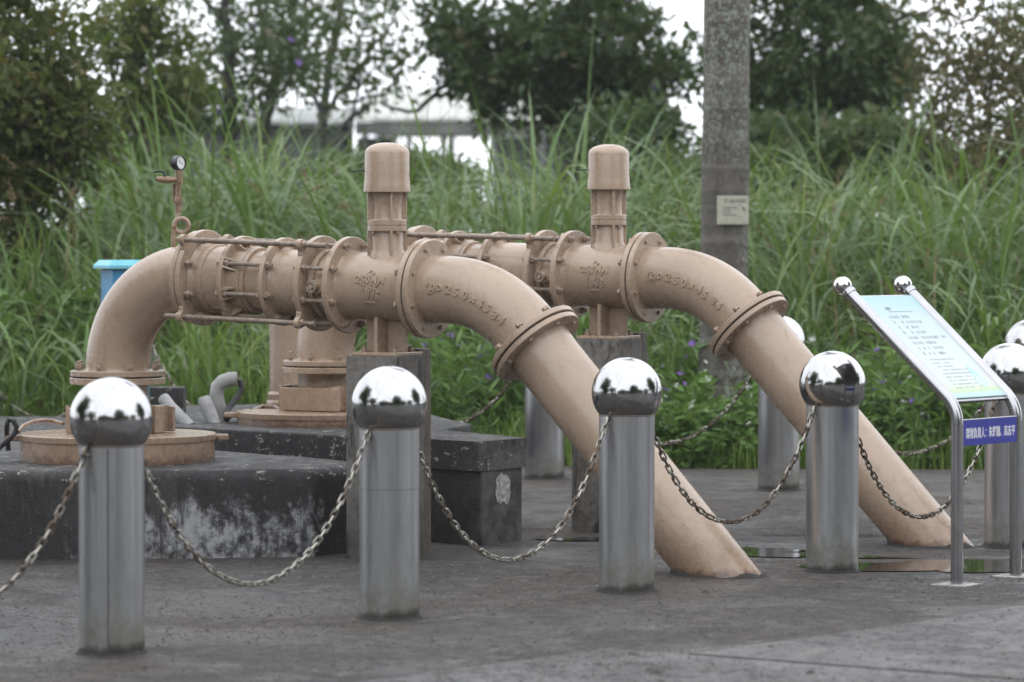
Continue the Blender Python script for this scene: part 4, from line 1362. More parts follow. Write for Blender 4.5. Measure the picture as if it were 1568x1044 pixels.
# ------------------------------------------------------------------ information board
def board():
    Lb, Rb_ = Vector((1.752, 14.12, 0)), Vector((2.034, 14.48, 0))
    wd = (Rb_ - Lb).normalized()
    rd = Vector((wd.y, -wd.x, 0))          # towards the reader
    c = (Lb + Rb_) / 2
    T = thing('information_board', c, 'sloping white and pale blue information board on two steel tube posts', 'sign board')
    zb, ztop, lean = 0.70, 1.148, 0.505
    s0 = (-rd * lean + UP * (ztop - zb)).normalized()
    top_len = math.hypot(lean, ztop - zb)
    for b in (Lb, Rb_):
        k = b + UP * zb
        pth = [b + UP * 0.0, b + UP * 0.3, b + UP * (zb - 0.07)]
        for i in range(1, 9):
            t = i / 9
            p0, p1, p2 = k - UP * 0.07, k, k + s0 * 0.07
            pth.append(p0 * (1 - t) ** 2 + p1 * 2 * t * (1 - t) + p2 * t * t)
        pth += [k + s0 * 0.07, k + s0 * 0.3, k + s0 * top_len]
        po = part('post', MB().tube(pth, 0.0245, 24, ref=wd), 'steel_trim', T)
        e = k + s0 * top_len
        part('finial_collar', MB().lathe([(-0.012, 0.0), (-0.012, 0.028), (0.004, 0.0295), (0.01, 0.027), (0.012, 0.0)], e, s0, 24), 'steel_trim', po)
        part('finial_ball', MB().sphere(e + s0 * 0.042, 0.0375, 32, 18), 'polished_ball', po)
        part('foot_plate', MB().box(b + UP * 0.003, (0.075, 0.075, 0.003), (wd, rd, UP), 0.001, 1), 'mortar', po)
    W_ = (Rb_ - Lb).length
    nrm = (wd.cross(s0)); nrm = nrm if nrm.z > 0 else -nrm
    lo_c = c + UP * zb + s0 * 0.045
    Lp = top_len - 0.075
    pc = lo_c + s0 * (Lp / 2) + nrm * 0.004
    sheet_m = MB().box((0, 0, 0), (W_ / 2 - 0.026, Lp / 2, 0.004), bevel=0.001, seg=1)
    # panel keeps its own axes so that the print can be laid out on it
    xw = wd if wd.cross(s0).dot(nrm) > 0 else -wd
    mat4 = basis(xw, s0, nrm, pc)
    pan = place('panel', mesh_from('panel', sheet_m, 'board_print', 30), T, mat4)
    for t, nm in ((0.0, 'lower_rail'), (Lp, 'upper_rail')):
        part(nm, MB().box(lo_c + s0 * t - nrm * 0.006, (W_ / 2 - 0.02, 0.012, 0.008), (wd, s0, nrm), 0.002, 1), 'steel_trim', T)
    part('back_sheet', MB().box(pc - nrm * 0.0085, (W_ / 2 - 0.03, Lp / 2 - 0.01, 0.004), (wd, s0, nrm), 0.001, 1), 'steel_trim', T)
    # print: rows of small marks
    def quad(mb, x0, x1, y0, y1, z):
        mb.add([(x0, y0, z), (x1, y0, z), (x1, y1, z), (x0, y1, z)], [(0, 1, 2, 3)])
    hw, hl = W_ / 2 - 0.026, Lp / 2
    g = random.Random(4)
    title, body, small, art = MB(), MB(), MB(), MB()
    def glyph(mb, x, y, w, h):
        n = g.randint(2, 4)
        for i in range(n):
            yy = y + h * (i + 0.2) / n
            quad(mb, x + w * g.uniform(0, .25), x + w * g.uniform(.7, 1), yy, yy + h * 0.13, 0.0046)
        for i in range(g.randint(1, 2)):
            xx = x + w * g.uniform(.1, .8)
            quad(mb, xx, xx + w * 0.16, y, y + h, 0.0047)
    y0 = hl - 0.085
    quad(title, -hw * 0.45, -hw * 0.28, y0, y0 + 0.016, 0.0046); quad(title, -hw * 0.45, hw * 0.45, y0 - 0.012, y0 - 0.0095, 0.0046)
    rows = ['1111 111', '1  1 111111', '1  1 111', '1  1 1111', '1111 1111111 11', '1111 1111', '1 1 1 1111', '1 1 1 111']
    for r_, row in enumerate(rows):
        y = hl - 0.135 - r_ * 0.031
        for i, ch in enumerate(row):
            if ch == '1': glyph(body, -hw * 0.62 + i * 0.0195, y, 0.0135, 0.0165)
    for r_ in range(9):
        y = hl - 0.135 - 8 * 0.031 - r_ * 0.0205
        for i in range(g.randint(9, 17)):
            if g.random() < 0.85: quad(small, -hw * 0.6 + i * 0.0145, -hw * 0.6 + i * 0.0145 + 0.010, y, y + 0.006, 0.0046)
    part_local = lambda nm, mb, mat: place(nm, mesh_from(nm, mb, mat, None), pan, mat4)
    for nm, mb, mat in (('printed_title', title, 'grey_print'), ('printed_lines', body, 'grey_print'), ('printed_small_lines', small, 'pale_print')):
        o = bpy.data.objects.new(nm, mesh_from(nm, mb, mat, None)); COL.objects.link(o); o.parent = pan
    # drop-shaped blue picture near the lower right corner
    pts = [(0, 0.13), (0.02, 0.085), (0.035, 0.05), (0.036, 0.02), (0.02, 0.0), (0, -0.005), (-0.02, 0.0), (-0.034, 0.02), (-0.03, 0.05), (-0.015, 0.09)]
    art.add([(hw * 0.55 + x, -hl + 0.055 + y * 1.05, 0.0048) for x, y in pts], [tuple(range(len(pts)))])
    o = bpy.data.objects.new('printed_drop', mesh_from('printed_drop', art, 'drop_print', None)); COL.objects.link(o); o.parent = pan
    # blue name plate between the posts
    pz = 0.599
    bp = part('name_plate', MB().box(c + UP * pz + rd * 0.012, (W_ / 2 - 0.022, 0.004, 0.051), (wd, rd, UP), 0.001, 1), 'blue_enamel', T)
    part('plate_edge', MB().box(c + UP * (pz + 0.0525) + rd * 0.012, (W_ / 2 - 0.022, 0.0045, 0.0012), (wd, rd, UP)), 'white_letter', bp)
    V, F = text_mesh('環境負責人：朱耀鐘、高志平', 0.05, 0.0004, 1.0, bold=0.0006)
    xs = [v.x for v in V]; sx = (W_ - 0.075) / (max(xs) - min(xs)); x0 = (max(xs) + min(xs)) / 2
    ys = [v.y for v in V]; y0 = (max(ys) + min(ys)) / 2
    base_ = c + UP * (pz - 0.002) + rd * 0.0165
    xd = -wd if (-wd).cross(UP).dot(rd) > 0 else wd
    part('plate_lettering', MB().add([base_ + xd * ((v.x - x0) * sx) + UP * ((v.y - y0) * 0.92) + rd * v.z for v in V], F), 'white_letter', bp, None)
q = NT('polished_ball'); q.set('Base Color', (0.6, 0.59, 0.58)).set('Metallic', 1.0); q.set('Roughness', q.ramp(q.noise(q.coord(), 60, 4), [(0.4, (0.06,) * 3), (0.7, (0.2,) * 3)])); M['polished_ball'] = q.m
q = NT('drop_print'); yy = q.sep(q.coord())[1]; q.set('Base Color', q.ramp(q.mask(yy, -0.26, -0.14), [(0, (0.42, 0.78, 0.55)), (0.5, (0.45, 0.76, 0.82)), (1, (0.33, 0.64, 0.86))])).set('Roughness', 0.3); M['drop_print'] = q.m
board()
# ------------------------------------------------------------------ vegetation helpers
def unit(a):
    return a / np.maximum(1e-9, np.linalg.norm(a, axis=-1, keepdims=True))

def leaf_arrays(P, D, L, W, droop=0.12, seed=0):
    """folded leaves: base, left, right, tip, mid-rib -> 4 triangles each, one island per leaf"""
    r = np.random.default_rng(seed)
    n = len(P)
    D = unit(D)
    rv = r.normal(size=(n, 3)); rv[:, 2] += 0.9
    S = unit(np.cross(D, rv)); Nn = np.cross(S, D)
    L = L[:, None]; W = W[:, None]
    mid = P + D * L * 0.5 - Nn * W * 0.10
    V = np.stack([P, P + D * L * 0.42 + S * W * 0.5 + Nn * W * 0.12, P + D * L * 0.42 - S * W * 0.5 + Nn * W * 0.12, P + D * L - Nn * L * droop, mid], 1).reshape(-1, 3)
    f = np.array([[0, 4, 1], [0, 2, 4], [4, 3, 1], [4, 2, 3]])
    F = (np.arange(n)[:, None, None] * 5 + f[None]).reshape(-1, 3)
    return V, F

def blade_arrays(P, az, length, th0, bend, width, K=6, seed=0, curl=0.0):
    """arched grass blades as strips; th = angle from vertical grows along the blade"""
    n = len(P)
    hd = np.stack([np.cos(az), np.sin(az), np.zeros(n)], 1)
    sd = np.stack([-np.sin(az), np.cos(az), np.zeros(n)], 1)
    pos = P.copy()
    rows = []
    for k in range(K + 1):
        t = k / K
        wd = width * (0.55 + 0.9 * t) * np.clip(1 - t, 0, 1) ** 0.6 if k < K else width * 0.02
        wd = np.maximum(wd, width * 0.02)
        tw = sd + np.stack([np.zeros(n), np.zeros(n), curl * np.sin(3 * t + az)], 1)
        rows.append(pos - tw * wd[:, None] * 0.5)
        rows.append(pos + tw * wd[:, None] * 0.5)
        th = th0 + bend * t ** 1.6
        step = (length / K)[:, None]
        pos = pos + step * (hd * np.sin(th)[:, None] + np.array([0, 0, 1.0]) * np.cos(th)[:, None])
    V = np.stack(rows, 1)                       # n, 2(K+1), 3
    f = np.array([[2 * k, 2 * k + 1, 2 * k + 3, 2 * k + 2] for k in range(K)])
    F = (np.arange(n)[:, None, None] * (2 * (K + 1)) + f[None]).reshape(-1, 4)
    return V.reshape(-1, 3), F

def stuff(name, V, F, mat, label, cat):
    o = bpy.data.objects.new(name, np_mesh(name, V, F, mat, True))
    COL.objects.link(o)
    return tag(o, label, cat, kind='stuff')

def field(n, x0, x1, y0, y1, r):
    return r.uniform(x0, x1, n), r.uniform(y0, y1, n)

# ------------------------------------------------------------------ grasses
def tall_grass():
    r = np.random.default_rng(21)
    tops = np.interp
    PX = [-400, 0, 100, 180, 300, 420, 560, 640, 760, 900, 1060, 1150, 1300, 1420, 1568, 2000]
    TY = [300, 330, 300, 228, 195, 212, 205, 225, 222, 215, 225, 245, 250, 225, 215, 210]
    Ps, az, ln, t0, bd, wd = [], [], [], [], [], []
    nt = 1300
    for k in range(nt):
        Y = 22.0 + 7.5 * r.random() ** 1.15
        X = r.uniform(-1, 1) * (0.1426 * Y + 1.3)
        px = 784 + X * 5500 / Y
        full = 1.34 + (375 - np.interp(px, PX, TY)) * Y / 5500
        grow = np.clip(0.42 + (Y - 22.0) / 2.6 * 0.58, 0, 1)
        if math.sin(X * 3.1 + Y * 1.3) * math.sin(X * 1.7 - Y * 2.2 + 1) > 0.55 and r.random() < 0.7: continue
        hgt = full * grow * r.uniform(0.55, 1.1)
        if r.random() < 0.06: hgt *= 1.15
        nb = r.integers(10, 20)
        a = r.uniform(0, 2 * math.pi, nb)
        rad = r.uniform(0, 0.14, nb)
        Ps.append(np.stack([X + rad * np.cos(a), Y + rad * np.sin(a), np.full(nb, 0.02)], 1))
        az.append(a + r.normal(0, 0.4, nb))
        # blades leave culms at various heights
        lift = r.uniform(0.0, 0.55, nb) * hgt
        Ps[-1][:, 2] += lift
        ln.append((hgt - lift) * r.uniform(0.75, 1.3, nb) + 0.12)
        t0.append(r.uniform(0.03, 0.5, nb)); bd.append(r.uniform(0.5, 2.9, nb))
        wd.append(r.uniform(0.012, 0.03, nb) if r.random() < 0.6 else r.uniform(0.028, 0.052, nb))
    P = np.concatenate(Ps); az = np.concatenate(az); ln = np.concatenate(ln); t0 = np.concatenate(t0); bd = np.concatenate(bd); wd = np.concatenate(wd)
    V, F = blade_arrays(P, az, ln, t0, bd, wd, 7, curl=0.35)
    stuff('tall_grass', V, F, 'leaf_grass', 'tall arching green grass filling the whole background', 'grass')
    # creepers and leafy undergrowth woven through the grass
    Pc, Dc = [], []
    for k in range(420):
        Y = 22.6 + 5.6 * r.random(); X = r.uniform(-1, 1) * (0.1426 * Y + 1.1)
        px = 784 + X * 5500 / Y
        full = 1.34 + (375 - np.interp(px, PX, TY)) * Y / 5500
        z = r.uniform(0.1, 0.82) * full * np.clip(0.35 + (Y - 22.0) / 2.6 * 0.65, 0, 1)
        m = r.integers(30, 90)
        o_ = r.normal(0, 1, (m, 3)) * np.array([0.16, 0.14, 0.12]) * r.uniform(0.6, 1.3)
        Pc.append(np.array([X, Y, z])[None] + o_); Dc.append(unit(o_) + r.normal(0, .7, (m, 3)) + np.array([0, -0.3, -0.2]))
    Pc = np.concatenate(Pc); Dc = np.concatenate(Dc)
    ls = r.uniform(0.04, 0.09, len(Pc))
    V, F = leaf_arrays(Pc, Dc, ls, ls * r.uniform(0.45, 0.75, len(Pc)), 0.15, 77)
    stuff('undergrowth', V, F, 'leaf_under', 'leafy creepers woven through the tall grass', 'undergrowth')
    # dry culms, dead blades and plumes
    n = 1700
    Y = 22.3 + 6.5 * r.random(n); X = r.uniform(-1, 1, n) * (0.1426 * Y + 1.2)
    hg = r.uniform(0.5, 1.7, n) * np.clip((Y - 21.2) / 3, 0.3, 1)
    V, F = blade_arrays(np.stack([X, Y, r.uniform(0.02, 0.7, n)], 1), r.uniform(0, 6.28, n), hg, r.uniform(0.05, 0.5, n), r.uniform(0.2, 2.2, n), r.uniform(0.006, 0.018, n), 6, curl=0.4)
    stuff('dry_grass', V, F, 'leaf_dry', 'dead brown blades among the tall green grass', 'grass')
    # fluffy seed heads
    m = 230
    Vs, Fs, off = [], [], 0
    for k in range(m):
        Y = r.uniform(22.2, 27.5); X = r.uniform(-1, 1) * (0.1426 * Y + 0.8)
        px = 784 + X * 5500 / Y
        if px < 250 and r.random() < 0.7: continue
        hz = (1.34 + (375 - r.uniform(255, 560)) * Y / 5500)
        a = r.uniform(0, 6.28); d0 = np.array([math.cos(a) * 0.5, math.sin(a) * 0.5, r.uniform(0.2, 1.0)]); d0 /= np.linalg.norm(d0)
        nb = 46
        t = r.random(nb)
        L = r.uniform(0.1, 0.2) * (1.5 if px > 1100 else 1.0)
        base = np.array([X, Y, hz])[None] + d0[None] * (t * L)[:, None] + np.array([0, 0, -0.1])[None] * (t ** 2 * L * 2)[:, None]
        dd = d0[None] * 0.8 + r.normal(0, 0.6, (nb, 3))
        v, f = leaf_arrays(base, dd, r.uniform(0.02, 0.035, nb), np.full(nb, 0.006), seed=k)
        Vs.append(v); Fs.append(f + off); off += len(v)
        # culm
        v, f = leaf_arrays(np.array([[X - d0[0] * .25, Y - d0[1] * .25, hz - 0.6]]), np.array([[d0[0] * .25, d0[1] * .25, 0.62]]), np.array([0.66]), np.array([0.007]), 0.0, seed=k)
        Vs.append(v); Fs.append(f + off); off += len(v)
    stuff('seed_heads', np.concatenate(Vs), np.concatenate(Fs), 'leaf_dry', 'brown fluffy seed heads standing among the tall grass', 'grass')
    # low bright grass along the paving
    n = 19000
    Y = 20.15 + 3.2 * r.random(n) ** 1.1; X = r.uniform(-1, 1, n) * (0.1426 * Y + 1.0)
    back = np.where(X < -1.0, 21.3 + (-1.0 - X) * 0.35, np.where(X < 1.2, 20.9 - (X + 1) * 0.25, 20.38))
    k = Y > back
    X, Y = X[k], Y[k]; n = len(X)
    clump = 0.6 + 0.6 * np.sin(X * 5.1 + 1.0) * np.sin(Y * 3.7) + r.normal(0, 0.15, n)
    hg = (0.16 + 0.16 * np.clip(clump, 0, 1.4)) * r.uniform(0.6, 1.5, n) * np.where(X < -0.75, 2.3, 0.85)
    V, F = blade_arrays(np.stack([X, Y, np.full(n, 0.02)], 1), r.uniform(0, 6.28, n), hg, r.uniform(0.0, 0.4, n), r.uniform(0.1, 1.5, n), r.uniform(0.006, 0.012, n), 4, curl=0.2)
    stuff('low_grass', V, F, 'leaf_grass_bright', 'short bright green grass along the back edge of the paving', 'grass')
tall_grass()

# ------------------------------------------------------------------ weeds
def stem_arrays(paths, r0):
    mb = MB()
    for p in paths:
        mb.tube(p, [r0 * (1 - 0.6 * i / (len(p) - 1)) for i in range(len(p))], 5, caps=False)
    return mb

def flower_arrays(pos, petal, n_pet, r, seed, up=(0, 0, 1)):
    Vs, Fs, off = [], [], 0
    for k, p in enumerate(pos):
        ax = Vector((r.normal(0, .4), -0.55 + r.normal(0, .4), 0.8)).normalized()
        a = ax.orthogonal().normalized(); b = ax.cross(a)
        dd = np.array([list((a * math.cos(t) + b * math.sin(t) + ax * 0.35)) for t in np.linspace(0, 2 * math.pi, n_pet, endpoint=False)])
        v, f = leaf_arrays(np.repeat(np.array([p]), n_pet, 0), dd, np.full(n_pet, petal), np.full(n_pet, petal * 0.75), -0.05, seed=seed + k)
        Vs.append(v); Fs.append(f + off); off += len(v)
    return np.concatenate(Vs), np.concatenate(Fs)

def plant_variant(kind, seed):
    """returns dict part name -> mesh, local origin at the root"""
    r = np.random.default_rng(seed)
    paths, LP, LD, LL, LW, FP = [], [], [], [], [], []
    if kind == 'lance':
        for s in range(r.integers(6, 9)):
            h = r.uniform(0.3, 0.72); a = r.uniform(0, 6.28); ln = r.uniform(0.03, 0.28)
            base = np.array([r.normal(0, .07), r.normal(0, .07), 0])
            tip = base + np.array([math.cos(a) * ln, math.sin(a) * ln, h])
            pts = [base + (tip - base) * t + np.array([math.cos(a), math.sin(a), 0]) * 0.05 * (t * t - t) for t in np.linspace(0, 1, 5)]
            paths.append(pts)
            nn = int(h / 0.075)
            for i in range(1, nn + 1):
                t = i / nn
                p = base + (tip - base) * t
                for k in range(2 if i < nn else 5):
                    b = r.uniform(0, 6.28)
                    LP.append(p); LD.append([math.cos(b), math.sin(b), r.uniform(0.2, 1.3)]); LL.append(r.uniform(0.09, 0.17)); LW.append(r.uniform(0.018, 0.028))
            if r.random() < 0.38: FP.append(tip + np.array([0, 0, 0.035]))
        fl = ('petal_purple', 0.031, 5)
    else:
        for s in range(r.integers(12, 17)):
            h = r.uniform(0.14, 0.46); a = r.uniform(0, 6.28); ln = r.uniform(0.05, 0.3)
            base = np.array([r.normal(0, .1), r.normal(0, .1), 0])
            tip = base + np.array([math.cos(a) * ln, math.sin(a) * ln, h])
            paths.append([base + (tip - base) * t + np.array([0, 0, 0.05]) * (t - t * t) for t in np.linspace(0, 1, 4)])
            nn = max(2, int(h / 0.05))
            for i in range(1, nn + 1):
                p = base + (tip - base) * (i / nn)
                for k in range(3 if i < nn else 6):
                    b = r.uniform(0, 6.28)
                    LP.append(p + r.normal(0, .01, 3)); LD.append([math.cos(b), math.sin(b), r.uniform(-0.1, 0.7)]); LL.append(r.uniform(0.045, 0.085)); LW.append(r.uniform(0.026, 0.045))
            if r.random() < 0.35:
                FP.append(tip + np.array([0, 0, 0.07])); paths.append([tip, tip + np.array([0, 0, 0.07])])
        fl = ('petal_white', 0.019, 6)
    out = {}
    out['stems'] = mesh_from('stems', stem_arrays(paths, 0.0045), 'stem_green', None)
    V, F = leaf_arrays(np.array(LP), np.array(LD), np.array(LL), np.array(LW), 0.15, seed)
    out['leaves'] = np_mesh('leaves', V, F, 'leaf_lance' if kind == 'lance' else 'leaf_weed', True)
    if FP:
        out['flower'] = []
        for fp in FP:
            V, F = flower_arrays([fp], fl[1], fl[2], r, seed)
            out['flower'].append(np_mesh('flower', V, F, fl[0]))
    return out
PV = {'lance': [plant_variant('lance', s) for s in (1, 2, 3, 4)], 'bushy': [plant_variant('bushy', s) for s in (11, 12, 13, 14)]}

def plant(kind, name, X, Y, z, sc, label, group, k):
    T = thing(name, (X, Y, z), label, 'plant', group)
    T.rotation_euler = (0, 0, rnd.uniform(0, 6.28)); T.scale = (sc, sc, sc * rnd.uniform(0.9, 1.15))
    pv = PV[kind][k % 4]
    if 'flower' in pv: T['label'] = label + (', purple flowers' if kind == 'lance' else ', white flowers')
    for nm, me in [(a_, b_) for a_, b_ in pv.items() if a_ != 'flower'] + [('flower', b_) for b_ in pv.get('flower', [])]:
        o = bpy.data.objects.new(nm, me); COL.objects.link(o); o.parent = T
def cluster(kind, name, n, px0, px1, y0, y1, sc, label, group, z=0.03):
    for i in range(n):
        Y = rnd.uniform(y0, y1)
        px = px0 + (px1 - px0) * (i + rnd.uniform(0.1, 0.9)) / n
        plant(kind, name, (px - 784) * Y / 5500, Y, z, sc * rnd.uniform(0.85, 1.2), label, group, i + rnd.randint(0, 3))
cluster('lance', 'lance_leaf_plant', 20, 630, 915, 20.75, 22.3, 1.05, 'lance-leaved weed behind the dark plinth', 'flowering weeds behind the plinth')
cluster('lance', 'lance_leaf_plant', 7, 985, 1130, 21.0, 22.0, 1.0, 'lance-leaved weed by the foot of the palm trunk', 'flowering weeds by the palm')
cluster('bushy', 'bushy_weed', 13, 1000, 1170, 20.5, 21.0, 1.0, 'low bushy weed with ovate leaves at the paving edge between the back bollards', 'bushy weeds between the back bollards')
cluster('lance', 'lance_leaf_plant', 15, 1300, 1600, 20.45, 21.5, 0.95, 'lance-leaved weed behind the information board', 'weeds behind the board')
cluster('bushy', 'bushy_weed', 13, 1230, 1560, 20.8, 21.9, 1.15, 'bushy small-leaved weed behind the information board', 'white-flowered weeds behind the board')
cluster('bushy', 'bushy_weed', 14, -60, 200, 23.2, 24.4, 1.9, 'tall bushy weed left of the pipe bend', 'bushy weeds at the left')
cluster('bushy', 'bushy_weed', 10, 640, 1000, 22.2, 23.0, 1.25, 'leafy weed half hidden in the grass behind the sloping pipes', 'leafy weeds in the grass behind the pipes')

# ------------------------------------------------------------------ trees
DENS = 0.5
def make_tree(name, label, base, trunk, clumps, nleaf, lsize, leaf_mat, bark, r0, spread, seed, limbs=(), group='trees beyond the grass', flowers=0, thin=0.35):
    """trunk: list of points; clumps: array of centres; limbs: extra explicit branches (list of point lists, radius)"""
    r = np.random.default_rng(seed)
    T = thing(name, base, label, 'tree', group)
    mb = MB()
    tp = [Vector(p) for p in trunk]
    # refine the trunk
    fine = []
    for i in range(len(tp) - 1):
        for k in range(5):
            fine.append(tp[i].lerp(tp[i + 1], k / 5) + Vector(r.normal(0, 0.012, 3)))
    fine.append(tp[-1])
    rad = [r0 * (1.25 if i == 0 else 1) * (1 - 0.72 * i / (len(fine) - 1)) for i in range(len(fine))]
    mb.tube(fine, rad, 9)
    nodes = [(p, rd) for p, rd in zip(fine[len(fine) // 4:], rad[len(fine) // 4:])]
    for pl_, rl in limbs:
        pp = [Vector(p) for p in pl_]
        ff = []
        for i in range(len(pp) - 1):
            for k in range(4):
                ff.append(pp[i].lerp(pp[i + 1], k / 4) + Vector(r.normal(0, 0.02, 3)))
        ff.append(pp[-1])
        rr = [rl * (1 - 0.7 * i / (len(ff) - 1)) for i in range(len(ff))]
        mb.tube(ff, rr, 7)
        nodes += list(zip(ff[2:], rr[2:]))
    order = sorted(range(len(clumps)), key=lambda i: min((Vector(clumps[i]) - p).length for p, _ in nodes[:40]))
    for i in order:
        c = Vector(clumps[i])
        bi = min(range(len(nodes)), key=lambda k: (nodes[k][0] - c).length + 0.15 * max(0, nodes[k][0].z - c.z))
        p, rd = nodes[bi]
        L = (c - p).length
        if L < 0.05: continue
        mid = p.lerp(c, 0.5) + Vector(r.normal(0, 0.09 * L, 3)) + Vector((0, 0, 0.06 * L))
        q1 = p.lerp(mid, 0.5) + Vector(r.normal(0, 0.03 * L, 3))
        rs = min(rd * 0.6, 0.012 + 0.018 * L)
        pts = [p, q1, mid, mid.lerp(c, 0.55) + Vector(r.normal(0, 0.04 * L, 3)), c]
        rr = [rs, rs * 0.85, rs * 0.68, rs * 0.5, rs * thin]
        mb.tube(pts, rr, 6, caps=False)
        nodes += [(pts[2], rr[2]), (pts[4], rr[4])]
    part('trunk', mb, bark, T, 60)
    LP = []; LD = []
    for c in clumps:
        n = int(nleaf * DENS * r.uniform(0.4, 1.5))
        off = r.normal(0, 1, (n, 3)) * spread * r.uniform(0.55, 1.15) * np.array([1.0, 1.0, 0.72])
        LP.append(np.array(c)[None] + off)
        d = unit(off) * 0.8 + r.normal(0, 0.7, (n, 3)); d[:, 2] -= 0.1
        LD.append(d)
    LP = np.concatenate(LP); LD = np.concatenate(LD); n = len(LP)
    ls = lsize * 1.12 * r.uniform(0.6, 1.4, n)
    V, F = leaf_arrays(LP, LD, ls, ls * r.uniform(0.36, 0.55, n), 0.12, seed)
    V = V - np.array(base)[None]
    o = bpy.data.objects.new('crown', np_mesh('crown', V, F, leaf_mat, True)); COL.objects.link(o); o.parent = T
    if flowers:
        cs = []
        for k in range(flowers):
            c = clumps[r.integers(0, len(clumps))]
            cs.append(np.array(c) + np.array([r.normal(0, .2), -0.35, r.normal(0, .2)]) - np.array(base))
        for c in cs:
            V, F = flower_arrays([c], 0.05, 5, r, 3)
            o = bpy.data.objects.new('flower', np_mesh('flower', V, F, 'petal_purple')); COL.objects.link(o); o.parent = T
    return T

def px_pt(x, y, Y):
    return ((x - 784) * Y / 5500, Y, 1.34 + (375 - y) * Y / 5500)

def ellip(n, c, rad, seed, shell=0.5):
    r = np.random.default_rng(seed)
    d = unit(r.normal(size=(n, 3)))
    k = (shell + (1 - shell) * r.random(n)) ** 1.0 * r.random(n) ** 0.25
    return np.array(c)[None] + d * k[:, None] * np.array(rad)[None]

